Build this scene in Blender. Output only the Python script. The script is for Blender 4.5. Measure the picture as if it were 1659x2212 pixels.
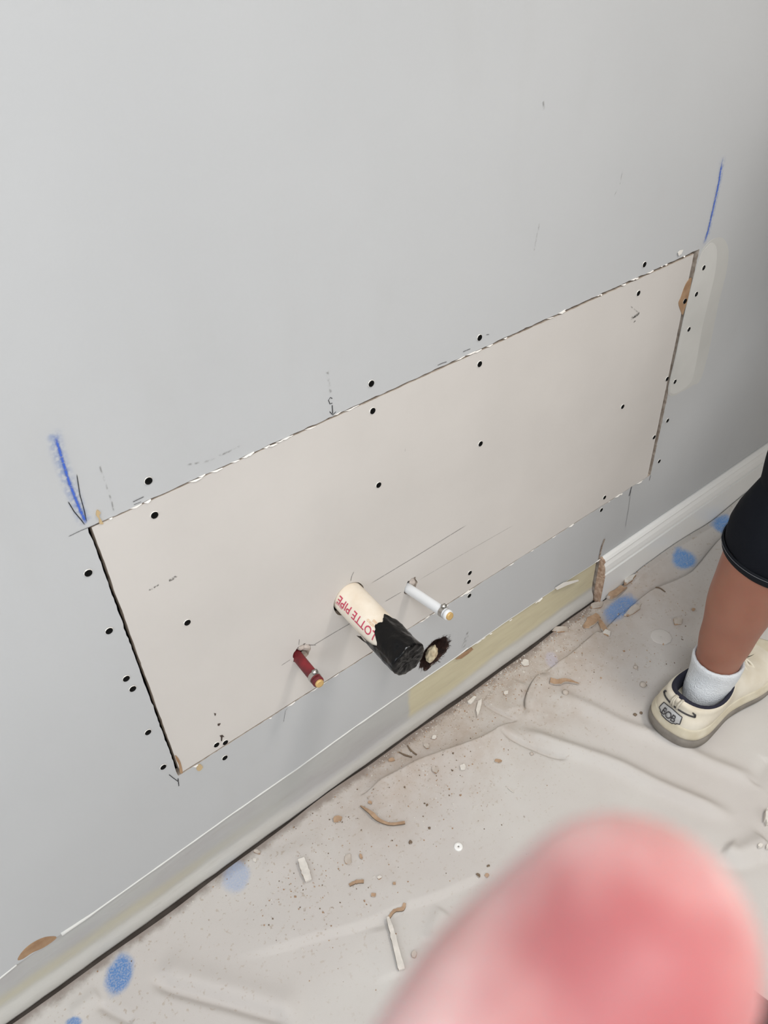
import bpy, bmesh, math, random
import numpy as np
from mathutils import Vector, Matrix, noise as mnoise

for o in list(bpy.data.objects): bpy.data.objects.remove(o)
SC = bpy.context.scene
COL = SC.collection
rnd = random.Random(7)

# ------------------------------------------------------------------ camera
RW, RH, FPX = 1659.0, 2212.0, 1727.7
D, HC = 0.68, 1.2488                      # distance from the wall, lens height
RX = Vector((0.77813844, -0.62694824, -0.03790088))    # image right in world
RY = Vector((-0.42273368, -0.47813681, -0.76985806))   # image down in world
RZ = Vector((0.46453934, 0.61507813, -0.63708877))     # viewing direction
CAMP = Vector((0, -D, HC))
cd = bpy.data.cameras.new('camera'); cam = bpy.data.objects.new('camera', cd); COL.objects.link(cam)
m = Matrix(((RX.x, -RY.x, -RZ.x, CAMP.x), (RX.y, -RY.y, -RZ.y, CAMP.y), (RX.z, -RY.z, -RZ.z, CAMP.z), (0, 0, 0, 1)))
cam.matrix_world = m
cd.sensor_fit = 'VERTICAL'; cd.sensor_height = 32.0; cd.sensor_width = 24.0
cd.lens = 32.0*FPX/RH
cd.clip_start = 0.004; cd.clip_end = 30
cd.dof.use_dof = True; cd.dof.focus_distance = 1.22; cd.dof.aperture_fstop = cd.lens/1.6
SC.camera = cam

# ------------------------------------------------------------------ light
def area(name, loc, target, size, power, col, shape='DISK', size_y=None):
    l = bpy.data.lights.new(name, 'AREA'); l.shape = shape; l.size = size
    if size_y: l.size_y = size_y
    l.energy = power; l.color = col
    o = bpy.data.objects.new(name, l); COL.objects.link(o); o.location = loc
    o.rotation_euler = (Vector(target)-Vector(loc)).to_track_quat('-Z', 'Y').to_euler()
    return o
area('ceiling_lamp_light', (1.22, -0.95, 2.405), (1.22, -0.95, 0), 0.34, 15.5, (1.0, 0.925, 0.83))
area('window_daylight', (-1.70, -1.15, 1.55), (0.6, -0.3, 0.75), 1.1, 12.5, (0.85, 0.91, 1.0), 'RECTANGLE', 1.2)
area('ceiling_fill_light', (-0.25, -1.25, 2.425), (0.1, -0.8, 0), 0.9, 42, (0.965, 0.985, 1.0), 'RECTANGLE', 0.9)  # added overhead fill to brighten the upper wall; no fixture modelled here
area('front_fill_light', (0.6, -2.60, 1.7), (0.6, 0, 0.7), 1.6, 12, (1.0, 0.96, 0.94), 'RECTANGLE', 1.0)  # added fill from behind the camera for room-facing surfaces; no real source
w = bpy.data.worlds.new('world'); SC.world = w; w.use_nodes = True
w.node_tree.nodes['Background'].inputs[0].default_value = (0.75, 0.82, 0.9, 1)
w.node_tree.nodes['Background'].inputs[1].default_value = 0.35
SC.view_settings.view_transform = 'Standard'; SC.view_settings.look = 'None'
SC.view_settings.exposure = 0.13; SC.view_settings.gamma = 1.0; SC.view_settings.use_curve_mapping = False

# ------------------------------------------------------------------ helpers
def W(u, v, y=0.0):                     # photo pixel -> point on the plane y (the long wall)
    r = RX*(u-RW/2)+RY*(v-RH/2)+RZ*FPX
    return CAMP + r*((D+y)/r.y)
def F(u, v, z=0.0):                     # photo pixel -> point on the floor plane
    r = RX*(u-RW/2)+RY*(v-RH/2)+RZ*FPX
    return CAMP + r*((z-HC)/r.z)
def lin(c):
    return tuple(((x/255)/12.92 if x/255 <= .04045 else ((x/255+.055)/1.055)**2.4) for x in c)+(1,)
def tag(o, label=None, cat=None, group=None, kind=None):
    if label: o['label'] = label
    if cat: o['category'] = cat
    if group: o['group'] = group
    if kind: o['kind'] = kind
    return o
def empty(name, loc=(0, 0, 0), label=None, cat=None, group=None, rz=0):
    o = bpy.data.objects.new(name, None); COL.objects.link(o); o.location = loc; o.rotation_euler.z = rz
    o.empty_display_size = .02
    return tag(o, label, cat, group)
def link(name, me, mats, parent=None, smooth=False):
    o = bpy.data.objects.new(name, me); COL.objects.link(o)
    if not isinstance(mats, (list, tuple)): mats = [mats]
    for mm in mats: me.materials.append(mm)
    if smooth:
        me.polygons.foreach_set('use_smooth', [True]*len(me.polygons))
    if parent: o.parent = parent
    return o
def from_bm(name, bm, mats, parent=None, smooth=False):
    bmesh.ops.recalc_face_normals(bm, faces=bm.faces)
    me = bpy.data.meshes.new(name); bm.to_mesh(me); bm.free()
    return link(name, me, mats, parent, smooth)
def eval_mesh(o):
    bpy.context.view_layer.update()
    dg = bpy.context.evaluated_depsgraph_get()
    return bpy.data.meshes.new_from_object(o.evaluated_get(dg))

# node material helpers
def mat(name, col, rough=.6, metal=0, bump=0, bscale=200, var=0, vscale=8, col2=None, spec=.4, sss=0, sssr=(1, .3, .2), bdist=.001):
    mt = bpy.data.materials.new(name); mt.use_nodes = True
    nt = mt.node_tree; b = nt.nodes['Principled BSDF']
    b.inputs['Base Color'].default_value = lin(col)
    b.inputs['Roughness'].default_value = rough; b.inputs['Metallic'].default_value = metal
    b.inputs['Specular IOR Level'].default_value = spec
    if sss:
        b.inputs['Subsurface Weight'].default_value = 1.0
        b.inputs['Subsurface Radius'].default_value = sssr
        b.inputs['Subsurface Scale'].default_value = sss
    tc = nt.nodes.new('ShaderNodeTexCoord')
    if var or col2:
        n = nt.nodes.new('ShaderNodeTexNoise'); n.inputs['Scale'].default_value = vscale; n.inputs['Detail'].default_value = 6
        nt.links.new(tc.outputs['Object'], n.inputs['Vector'])
        mr = nt.nodes.new('ShaderNodeMapRange'); mr.inputs[1].default_value = .35; mr.inputs[2].default_value = .68
        nt.links.new(n.outputs['Fac'], mr.inputs[0])
        mx = nt.nodes.new('ShaderNodeMix'); mx.data_type = 'RGBA'
        mx.inputs[6].default_value = lin(col)
        mx.inputs[7].default_value = lin(col2) if col2 else lin(tuple(c*(1-var) for c in col))
        nt.links.new(mr.outputs[0], mx.inputs[0]); nt.links.new(mx.outputs[2], b.inputs['Base Color'])
    if bump:
        n2 = nt.nodes.new('ShaderNodeTexNoise'); n2.inputs['Scale'].default_value = bscale; n2.inputs['Detail'].default_value = 4
        nt.links.new(tc.outputs['Object'], n2.inputs['Vector'])
        bp = nt.nodes.new('ShaderNodeBump'); bp.inputs['Strength'].default_value = bump; bp.inputs['Distance'].default_value = bdist
        nt.links.new(n2.outputs['Fac'], bp.inputs['Height']); nt.links.new(bp.outputs[0], b.inputs['Normal'])
    return mt
class NT:                                # tiny node-maths wrapper
    def __init__(s, mt): s.nt = mt.node_tree; s.b = s.nt.nodes['Principled BSDF']
    def node(s, t, **k):
        n = s.nt.nodes.new(t)
        for a, v in k.items(): setattr(n, a, v)
        return n
    def put(s, sock, v):
        if isinstance(v, (int, float)): sock.default_value = v
        elif isinstance(v, tuple): sock.default_value = v
        else: s.nt.links.new(v, sock)
    def math(s, op, a, b=0.0, c=None):
        n = s.node('ShaderNodeMath', operation=op); s.put(n.inputs[0], a); s.put(n.inputs[1], b)
        if c is not None: s.put(n.inputs[2], c)
        return n.outputs[0]
    def rng(s, v, a, b, c=0.0, d=1.0, smooth=True):
        n = s.node('ShaderNodeMapRange'); n.interpolation_type = 'SMOOTHSTEP' if smooth else 'LINEAR'
        s.put(n.inputs[0], v)
        for i, x in enumerate((a, b, c, d)): s.put(n.inputs[i+1], x)
        return n.outputs[0]
    def mix(s, f, a, b):
        n = s.node('ShaderNodeMix', data_type='RGBA'); s.put(n.inputs[0], f); s.put(n.inputs[6], a); s.put(n.inputs[7], b)
        return n.outputs[2]
    def obj(s):
        tc = s.node('ShaderNodeTexCoord'); sp = s.node('ShaderNodeSeparateXYZ'); s.nt.links.new(tc.outputs['Object'], sp.inputs[0])
        s.co = tc.outputs['Object']; s.uv = tc.outputs['UV']
        return sp.outputs
    def noise(s, scale, detail=4, stretch=None, rough=.5):
        n = s.node('ShaderNodeTexNoise'); n.inputs['Scale'].default_value = scale; n.inputs['Detail'].default_value = detail
        n.inputs['Roughness'].default_value = rough
        if stretch:
            mp = s.node('ShaderNodeMapping'); mp.inputs['Scale'].default_value = stretch; s.nt.links.new(s.co, mp.inputs[0]); s.nt.links.new(mp.outputs[0], n.inputs['Vector'])
        else: s.nt.links.new(s.co, n.inputs['Vector'])
        return n.outputs['Fac']
    def bump(s, h, strength, dist):
        bp = s.node('ShaderNodeBump'); bp.inputs['Strength'].default_value = strength; bp.inputs['Distance'].default_value = dist
        s.nt.links.new(h, bp.inputs['Height']); s.nt.links.new(bp.outputs[0], s.b.inputs['Normal'])
def decal_mat(name, col, strength=1.0, nscale=400, contrast=(.3, .6), soft=1.0, rough=.9):
    mt = mat(name, col, rough, spec=.1); t = NT(mt); t.obj()
    sp = t.node('ShaderNodeSeparateXYZ'); t.nt.links.new(t.uv, sp.inputs[0])
    av = t.math('ABSOLUTE', t.math('SUBTRACT', sp.outputs[1], .5))
    across = t.rng(av, .5, .5-.5*soft)
    au = t.math('ABSOLUTE', t.math('SUBTRACT', sp.outputs[0], .5))
    ends = t.rng(au, .5, .42)
    n = t.rng(t.noise(nscale, 5), contrast[0], contrast[1])
    a = t.math('MULTIPLY', t.math('MULTIPLY', across, ends), t.math('MULTIPLY', n, strength))
    t.put(t.b.inputs['Alpha'], a)
    return mt

M = {}
# wall paint: pale cool grey, faint roller texture
M['paint'] = mat('wall_paint', (205, 208, 208), .62, spec=.3)
t = NT(M['paint']); t.obj()
c = t.mix(t.rng(t.noise(2.2, 4), .35, .7), lin((191, 193, 195)), lin((186, 188, 190)))
c = t.mix(t.math('MULTIPLY', t.rng(t.noise(9, 5, (1, 1, .35)), .55, .75), .25), c, lin((181, 182, 182)))
t.put(t.b.inputs['Base Color'], c); t.bump(t.noise(260, 3), .10, .001)
M['room'] = mat('room_paint', (214, 214, 210), .7)
M['ceil'] = mat('ceiling_paint', (232, 231, 228), .8)
M['paper'] = mat('drywall_face_paper', (209, 205, 201), .75, bump=.08, bscale=500, var=.03, vscale=5, spec=.2)
M['gypsum'] = mat('gypsum_core', (196, 184, 172), .95, bump=.6, bscale=300, col2=(150, 136, 122), vscale=90)
M['gapwood'] = mat('wood_framing', (100, 86, 77), .9, bump=.5, bscale=300, col2=(60, 50, 44), vscale=40)
M['dark'] = mat('dark_cavity', (26, 21, 19), .95)
M['brown'] = mat('torn_brown_paper', (172, 142, 112), .9, bump=.4, bscale=300, col2=(150, 118, 90), vscale=60)
M['torn'] = mat('torn_white_paper', (232, 229, 224), .9, bump=.4, bscale=600)
M['trim'] = mat('white_trim_paint', (242, 242, 240), .32, bump=.05, bscale=60, spec=.5)
M['mdf'] = mat('cut_wood_end', (206, 182, 162), .9, bump=.7, bscale=400, col2=(160, 128, 106), vscale=120)
M['caulk'] = mat('caulk', (216, 216, 213), .5, bump=.3, bscale=120)
M['compound'] = mat('joint_compound', (199, 199, 196), .8, var=.03, vscale=12)
M['compound2'] = mat('joint_compound_thick', (209, 209, 206), .8, var=.03, vscale=14)
M['black'] = mat('black_phosphate_steel', (12, 12, 12), .8, spec=.15)
M['pvc'] = mat('white_plastic_pipe', (240, 232, 218), .35, col2=(226, 212, 192), vscale=30, spec=.5)
M['redink'] = mat('red_ink', (196, 72, 96), .6)
M['orangeink'] = mat('faded_orange_ink', (222, 190, 160), .6)
M['pinkink'] = mat('faded_pink_ink', (216, 150, 158), .6)
M['tape'] = mat('black_plastic_tape', (5, 5, 6), .20, bump=.7, bscale=85, spec=.28, bdist=.003)
M['whitepex'] = mat('white_tubing', (232, 236, 240), .35, spec=.5)
M['redpex'] = mat('red_tubing', (128, 38, 44), .5, bump=.3, bscale=300, col2=(92, 34, 38), vscale=70)
M['steel'] = mat('stainless_steel', (190, 188, 184), .3, metal=.9)
M['brass'] = mat('brass', (216, 182, 122), .45, metal=.45, bump=.4, bscale=250)
M['pencil'] = decal_mat('pencil_graphite', (70, 68, 70), .85, 700, (.2, .5), .8)
M['pencil_light'] = decal_mat('faint_pencil', (110, 106, 104), .55, 500, (.2, .55), .9)
M['ink'] = decal_mat('dark_pencil', (40, 38, 42), 1.0, 700, (.1, .4), .6)
M['chalk'] = decal_mat('blue_chalk', (96, 140, 214), .34, 200, (.36, .62), 1.0)
M['chalk_core'] = decal_mat('blue_chalk_line', (66, 106, 208), .85, 420, (.22, .52), 1.0)
M['smudge'] = decal_mat('grey_smudge', (130, 128, 124), .45, 160, (.42, .66), 1.0)
M['scuff'] = decal_mat('dark_scuff', (64, 60, 56), .9, 420, (.38, .58), 1.0)

# ------------------------------------------------------------------ wall with openings
def resample(pts, step, jit=0.0, seed=0, closed=True):
    out = []; n = len(pts); k = 0
    for i in range(n if closed else n-1):
        a = Vector(pts[i]); b = Vector(pts[(i+1) % n]); L = (b-a).length
        s = max(1, int(L/step)); nr = Vector((-(b-a).y, (b-a).x))/max(L, 1e-9)
        for j in range(s):
            p = a+(b-a)*(j/s)
            d = 0 if j == 0 else jit*(mnoise.noise(Vector((p.x*60, p.y*60, seed)))+.7*mnoise.noise(Vector((p.x*230, p.y*230, seed+3))))
            out.append(p+nr*d)
    return out
def plate(name, outline, holes, y0, y1, mats, parent=None):
    """flat board in the XZ plane from y0 (front) to y1, with holes; slot 0 = faces, slot 1 = cut edges"""
    cu = bpy.data.curves.new(name, 'CURVE'); cu.dimensions = '2D'; cu.fill_mode = 'BOTH'
    for loop in [outline]+holes:
        sp = cu.splines.new('POLY'); sp.points.add(len(loop)-1); sp.use_cyclic_u = True
        for q, p in zip(sp.points, loop): q.co = (p[0], p[1], 0, 1)
    cu.extrude = (y1-y0)/2
    tmp = bpy.data.objects.new('tmp', cu); COL.objects.link(tmp)
    me = eval_mesh(tmp); bpy.data.objects.remove(tmp); bpy.data.curves.remove(cu)
    me.transform(Matrix(((1, 0, 0, 0), (0, 0, 1, (y0+y1)/2), (0, 1, 0, 0), (0, 0, 0, 1))))
    me.flip_normals()
    me.materials.clear()
    o = link(name, me, mats, parent)
    for p in me.polygons:
        p.use_smooth = False
        p.material_index = 0 if abs(p.normal.y) > .7 else (1 if len(mats) > 1 else 0)
    return o
def xz(u, v): p = W(u, v); return (p.x, p.z)
def blob(cx, cz, rx, rz, n, jit, seed, rot=0):
    out = []
    for i in range(n):
        a = 2*math.pi*i/n; k = 1+jit*mnoise.noise(Vector((math.cos(a)*2.2, math.sin(a)*2.2, seed)))*2
        x = rx*k*math.cos(a); z = rz*k*math.sin(a)
        out.append((cx+x*math.cos(rot)-z*math.sin(rot), cz+x*math.sin(rot)+z*math.cos(rot)))
    return out
X0, X1, ZT = -1.8, 3.4, 2.45
ridge = [(X0, .112), (-.25, .112)]+[xz(*p) for p in [(0, 2113), (36, 2084), (120, 2026), (193, 1978), (513, 1750), (640, 1662), (770, 1568), (902, 1476), (1000, 1409), (1090, 1345), (1220, 1258), (1297, 1209)]]
XCUT = xz(1297, 1209)[0]
outline = [(X0, ZT)]+ridge+[(XCUT-.002, .0), (X1, .0), (X1, ZT)]
outl = []
for i, p in enumerate(outline): outl.append(Vector(p))
TL, TR, BR, BL = [Vector(xz(*p)) for p in [(190, 1140), (1511, 538), (1405, 1026), (385, 1676)]]
opening = resample([TL, TR, BR, BL], .006, .0013, 1)
holec = xz(938, 1409)
rough_hole = blob(holec[0], holec[1], .034, .029, 60, .13, 5, .3)
wall = plate('wall_back', outl, [opening, rough_hole], 0.0, 0.0127, [M['paint'], M['gypsum']])
tag(wall, kind='structure')

# the patch of new board
g = dict(l=.0034, r=.0140, t=.0016, b=.0009)
pTL = TL+Vector((g['l'], -g['t'])); pTR = TR+Vector((-g['r'], -g['t']*2.6)); pBR = BR+Vector((-g['r']*.7, g['b'])); pBL = BL+Vector((g['l']*1.3, g['b']*3))
pout = resample([pTL, pTR, pBR, pBL], .008, .0006, 9)
PVC0, WH0, RD0 = Vector((.442, 0, .425)), Vector((.556, 0, .369)), Vector((.3475, 0, .366))
hp = blob(PVC0.x+.0005, PVC0.z-.0035, .0272, .0285, 48, .02, 2)
hw = blob(*xz(887, 1266), .0125, .0155, 36, .14, 3, -.4)
hr = blob(*xz(652, 1410), .0150, .0160, 36, .16, 4, -.5)
patch = empty('drywall_patch', (0, 0, 0), 'large rectangular patch of unpainted drywall screwed into the grey wall', 'drywall panel')
patch_board = plate('board', pout, [hp, hw, hr], -.0002, .0125, [M['paper'], M['gypsum']], patch)

# framing and cavity behind the openings
def boxm(name, a, b, mt, parent=None, bev=0):
    bm = bmesh.new(); bmesh.ops.create_cube(bm, size=1)
    for v in bm.verts: v.co = Vector([a[i]+(b[i]-a[i])*(v.co[i]+.5) for i in range(3)])
    if bev: bmesh.ops.bevel(bm, geom=bm.edges, offset=bev, segments=3, affect='EDGES')
    return from_bm(name, bm, mt, parent)
tag(boxm('wall_cavity', (X0, .10, 0), (X1, .11, ZT), M['dark']), kind='structure')
for k, xs in enumerate((TL.x+.10, .505+.28, 1.155, -.31, 1.6, 2.0)):
    tag(boxm('wall_stud', (xs-.005, .0130, .04), (xs+.034, .09, 2.4), M['gapwood']), kind='structure')
tag(boxm('wall_plate', (X0, .0130, .0), (X1, .09, .04), M['gapwood']), kind='structure')

# lower strip of wall where the old baseboard was
M['lower'] = mat('wall_below_old_baseboard', (190, 190, 186), .6)
t = NT(M['lower']); xyz = t.obj()
nz = t.noise(14, 5, (.35, 1, 1)); n2 = t.noise(60, 5, (.25, 1, 1.5))
xb = t.math('ADD', xyz[0], t.math('MULTIPLY', t.math('SUBTRACT', t.noise(50, 3), .5), .01))
zb = t.math('ADD', xyz[2], t.math('MULTIPLY', t.math('SUBTRACT', nz, .5), .035))
base = t.mix(t.rng(nz, .35, .65), lin((184, 185, 183)), lin((178, 177, 177)))
yel = t.mix(t.rng(n2, .3, .7), lin((205, 198, 170)), lin((200, 192, 164)))
my = t.math('MULTIPLY', t.rng(xb, .545, .557), t.rng(zb, .030, .052))
c = t.mix(my, base, yel)
c = t.mix(t.math('MULTIPLY', t.math('MULTIPLY', t.rng(zb, .075, .05), t.rng(zb, .026, .05)), t.math('MULTIPLY', t.rng(xyz[0], .33, .0), .55)), c, lin((192, 185, 156)))
c = t.mix(t.math('MULTIPLY', t.rng(zb, .042, .028), .7), c, lin((200, 198, 192)))
c = t.mix(t.math('MULTIPLY', t.rng(n2, .58, .75), .25), c, lin((170, 166, 160)))
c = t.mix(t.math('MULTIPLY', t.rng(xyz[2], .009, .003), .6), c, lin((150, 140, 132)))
t.put(t.b.inputs['Base Color'], c); t.bump(t.noise(90, 5, (.3, 1, 1)), .35, .002)
bm = bmesh.new(); xs = np.arange(X0, XCUT-.009, .02).tolist()+[XCUT-.0085]
prof = [(.0030, .14), (.0030, .06), (.0027, .040), (.0010, .033), (-.0022, .026), (-.0042, .018), (-.0046, .010), (-.0040, .0055), (.0, .0035), (.012, .003)]
rows = []
for x in xs:
    row = []
    for y, z in prof:
        wv = .0014*mnoise.noise(Vector((x*9, z*20, 2)))+.0008*mnoise.noise(Vector((x*40, z*50, 4)))
        row.append(bm.verts.new((x, y+wv*(1 if z < .1 else 0), z+(.003*mnoise.noise(Vector((x*5, 0, 7))) if .02 < z < .05 else 0))))
    rows.append(row)
for a, b in zip(rows, rows[1:]):
    for i in range(len(prof)-1): bm.faces.new((a[i], b[i], b[i+1], a[i+1]))
lower = tag(from_bm('wall_lower', bm, M['lower'], None, True), kind='structure')

# path tube
def tube(bm, pts, rad, seg=12, cap=True, squash=None):
    pts = [Vector(p) for p in pts]; n = len(pts)
    if not isinstance(rad, (list, tuple)): rad = [rad]*n
    rings = []; up = None
    for i, p in enumerate(pts):
        d = (pts[min(i+1, n-1)]-pts[max(i-1, 0)]).normalized()
        if up is None: up = d.orthogonal().normalized()
        s = d.cross(up).normalized(); up = s.cross(d).normalized()
        sq = squash if squash else (1, 1)
        rings.append([bm.verts.new(p+(up*math.cos(a)*sq[0]+s*math.sin(a)*sq[1])*rad[i]) for a in [2*math.pi*k/seg for k in range(seg)]])
    for a, b in zip(rings, rings[1:]):
        for k in range(seg): bm.faces.new((a[k], a[(k+1) % seg], b[(k+1) % seg], b[k]))
    if cap: bm.faces.new(rings[0][::-1]); bm.faces.new(rings[-1])
    return rings
# caulk bead / paint ridge left where the baseboard came off
bm = bmesh.new(); rp = [Vector(p) for p in ridge if p[0] > -1.9]
fine = resample(rp, .008, 0, 0, closed=False)
P, Rr = [], []
notch = (xz(36, 2084)[0], xz(126, 2026)[0])
def bead(P, Rr):
    if len(P) > 2: tube(bm, P, Rr, 8)
for p in fine:
    if notch[0] < p.x < notch[1]:
        bead(P, Rr); P, Rr = [], []; continue
    if p.x > 1.06: break
    r = .0017 if p.x < .5 else max(.0006, .0016-(p.x-.5)*.0024)
    if notch[1] <= p.x < notch[1]+.07: r *= 1+1.1*(1-(p.x-notch[1])/.07)
    P.append((p.x, .0003, p.y+.0006*mnoise.noise(Vector((p.x*30, 0, 1)))))
    Rr.append(r*(1+.35*mnoise.noise(Vector((p.x*50, 1, 1)))))
bead(P, Rr)
tag(from_bm('trim_1', bm, M['caulk'], None, True), kind='structure')
# ---- thin shapes lying on the wall
def round_loop(pts, n=4):
    P = [Vector(p) for p in pts]; L = len(P); out = []
    for i in range(L):
        p0, p1, p2, p3 = P[i-1], P[i], P[(i+1) % L], P[(i+2) % L]
        for k in range(n):
            q = k/n; v = .5*((2*p1)+(p2-p0)*q+(2*p0-5*p1+4*p2-p3)*q*q+(3*p1-p0-3*p2+p3)*q**3)
            out.append((v.x, v.y))
    return out
def flake(name, pts, mt, parent, y=-.0006, th=.0008, onwall=True, label=None):
    if name.startswith(('joint', 'torn_brown', 'torn_paper_spot', 'glue')): pts = round_loop(pts)
    bm = bmesh.new()
    P = [W(*p) if onwall else Vector(p) for p in pts]
    a = [bm.verts.new((p.x, y, p.z)) for p in P]; b = [bm.verts.new((p.x, y+th, p.z)) for p in P]
    bm.faces.new(a); bm.faces.new(b[::-1])
    for i in range(len(a)):
        j = (i+1) % len(a); bm.faces.new((a[i], b[i], b[j], a[j]))
    o = from_bm(name, bm, mt, parent)
    if label: o['label'] = label
    return o
def ribbon(name, pts, width, mt, parent, y=-.0006, label=None, jit=0):
    P = [W(*p) for p in pts]; P = [Vector((p.x, p.z)) for p in P]
    P = resample(P, .004, jit, 3, closed=False)+[P[-1]]
    bm = bmesh.new(); uvl = bm.loops.layers.uv.new('UVMap'); n = len(P); rows = []
    for i, p in enumerate(P):
        d = (P[min(i+1, n-1)]-P[max(i-1, 0)]).normalized(); nn = Vector((-d.y, d.x))*width/2
        rows.append((bm.verts.new((p.x+nn.x, y, p.y+nn.y)), bm.verts.new((p.x-nn.x, y, p.y-nn.y))))
    for i in range(n-1):
        f = bm.faces.new((rows[i][0], rows[i+1][0], rows[i+1][1], rows[i][1]))
        for l, uv in zip(f.loops, ((i/(n-1), 0), ((i+1)/(n-1), 0), ((i+1)/(n-1), 1), (i/(n-1), 1))): l[uvl].uv = uv
    me = bpy.data.meshes.new(name); bm.to_mesh(me); bm.free()
    o = link(name, me, mt, parent)
    if label: o['label'] = label
    return o
flake('torn_paper_spot', [(38, 2073), (46, 2058), (62, 2042), (84, 2029), (104, 2023), (122, 2025), (96, 2045), (70, 2057), (50, 2070)], M['brown'], wall, label='brown torn paper at the left end of the paint ridge')
# chalk
ribbon('chalk_mark', [(112, 925), (130, 990), (150, 1048), (172, 1102), (188, 1134)], .020, M['chalk'], wall, -.0004, 'blue chalk snap at the upper left corner of the patch')
ribbon('chalk_mark', [(118, 940), (132, 985), (150, 1045), (172, 1100), (187, 1132)], .0048, M['chalk_core'], wall, -.0007)
ribbon('chalk_mark', [(1562, 335), (1554, 390), (1541, 450), (1530, 500), (1518, 532)], .019, M['chalk'], wall, -.0004, 'blue chalk snap at the upper right corner of the patch')
ribbon('chalk_mark', [(1559, 350), (1552, 395), (1540, 450), (1529, 498), (1520, 525)], .0062, M['chalk_core'], wall, -.0007)
# pencil on the wall
for pts, wd, mk in [([(165, 1022), (172, 1068), (181, 1100), (187, 1128)], .0012, 'ink'), ([(146, 1082), (160, 1105), (176, 1124), (184, 1135)], .0013, 'ink'),
                    ([(146, 1159), (175, 1145), (215, 1129)], .0012, 'pencil'), ([(286, 1084), (298, 1078), (311, 1072)], .0016, 'pencil'), ([(288, 1090), (305, 1083)], .001, 'pencil'),
                    ([(944, 789), (955, 784), (965, 781)], .0016, 'pencil'), ([(999, 760), (1008, 756), (1016, 753)], .0016, 'pencil'), ([(1049, 723), (1056, 722)], .0014, 'pencil'),
                    ([(718, 861), (713, 858), (709, 864), (712, 872), (718, 870)], .0014, 'ink'), ([(717, 874), (718, 894)], .0016, 'ink'), ([(711, 888), (718, 896), (726, 888)], .0013, 'ink'),
                    ([(1363, 1055), (1357, 1100), (1350, 1140)], .0013, 'pencil'), ([(364, 1672), (374, 1680), (385, 1688)], .0013, 'ink'), ([(384, 1680), (386, 1698)], .0016, 'ink'),
                    ([(1405, 1026), (1402, 1038)], .0015, 'ink'), ([(612, 1560), (616, 1535), (622, 1528)], .0009, 'pencil')]:
    ribbon('pencil_mark', pts, wd, M[mk], wall, -.0007)
for pts, wd in [([(214, 995), (216, 1010), (226, 1040), (240, 1080), (246, 1106)], .003), ([(402, 1004), (425, 1000), (450, 995), (500, 972), (520, 962)], .004), ([(1345, 365), (1338, 400), (1325, 425)], .002), ([(706, 800), (710, 830), (714, 850)], .006),
                ([(1012, 1363), (1004, 1385), (1000, 1400)], .014), ([(1360, 660), (1380, 676)], .003), ([(1172, 218), (1174, 238)], .006), ([(1165, 480), (1150, 560)], .004)]:
    ribbon('smudge', pts, wd, M['smudge'], wall, -.0005)
ribbon('scratch', [(1364, 1050), (1361, 1062), (1358, 1072)], .0028, M['ink'], wall, -.0008)
# crack running up from the cut end of the baseboard
ribbon('crack', [(1305, 1164), (1300, 1178), (1297, 1190), (1293, 1208)], .0055, mat('crack_plaster', (110, 90, 78), .95, bump=.8, bscale=500, col2=(190, 178, 166), vscale=200), wall, -.0009, 'rough brown crack above the cut baseboard', jit=.002)
# skim coat on the right
flake('joint_compound_smear', [(1513, 548), (1524, 530), (1541, 516), (1560, 514), (1572, 532), (1573, 560), (1566, 600), (1552, 655), (1540, 715), (1528, 770), (1512, 822), (1496, 832), (1480, 842), (1443, 852), (1460, 765), (1480, 670), (1500, 590)], M['compound'], wall, -.0003, .0006, label='pale smear of sanded filler right of the patch')
flake('joint_compound_smear', [(1513, 552), (1524, 536), (1538, 524), (1548, 540), (1544, 590), (1530, 650), (1516, 710), (1502, 790), (1488, 830), (1447, 848), (1462, 765), (1481, 670), (1501, 590)], M['compound2'], wall, -.0006, .0006)

# torn paper fringe along the cut
bm = bmesh.new()
def frill(a, b, n, size, off=0, seed=1):
    rr = random.Random(seed)
    for _ in range(n):
        s = rr.random(); p = Vector(a).lerp(Vector(b), s); d = (Vector(b)-Vector(a)).normalized()
        L = size*rr.uniform(.4, 1.8); wd = size*rr.uniform(.08, .22); nn = Vector((-d.y, d.x)); k = rr.uniform(-.35, .35)
        p = p+nn*(off+rr.uniform(-.0006, .0006)); q = p+(d+nn*k*.4)*L; h = -rr.uniform(.0008, .0022)
        vs = [bm.verts.new((p.x, -.0002, p.y)), bm.verts.new((q.x, -.0004, q.y)), bm.verts.new((q.x-nn.x*wd*.3, h, q.y-nn.y*wd*.3)), bm.verts.new(((p.x+q.x)/2-nn.x*wd, h*1.2, (p.y+q.y)/2-nn.y*wd))]
        try: bm.faces.new(vs)
        except ValueError: pass
frill(TL, TR, 38, .010, .0, 1); frill(BL, BR, 34, .010, .0, 2); frill(TR, BR, 10, .005, 0, 3)
frill(xz(902, 1474), xz(1290, 1212), 10, .012, .0, 5)
o = from_bm('torn_paper_edge', bm, M['torn'], wall)
flake('paper_sliver', [(1196, 1268), (1215, 1256), (1246, 1250), (1247, 1253), (1222, 1262), (1200, 1272)], M['torn'], wall, -.004, .0006, label='white sliver of paper peeling off over the yellow strip')
flake('paper_sliver', [(1462, 545), (1467, 540), (1474, 539), (1470, 548), (1464, 552)], M['torn'], wall, -.002, .0006)
flake('brown_tear', [(1222, 1252), (1250, 1232), (1262, 1224), (1254, 1238), (1236, 1249)], M['brown'], lower, .0018, .0008)
flake('brown_tear', [(984, 1424), (996, 1412), (1010, 1405), (1018, 1398), (1022, 1402), (1010, 1412), (996, 1422)], M['brown'], wall, -.001, .001)
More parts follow.
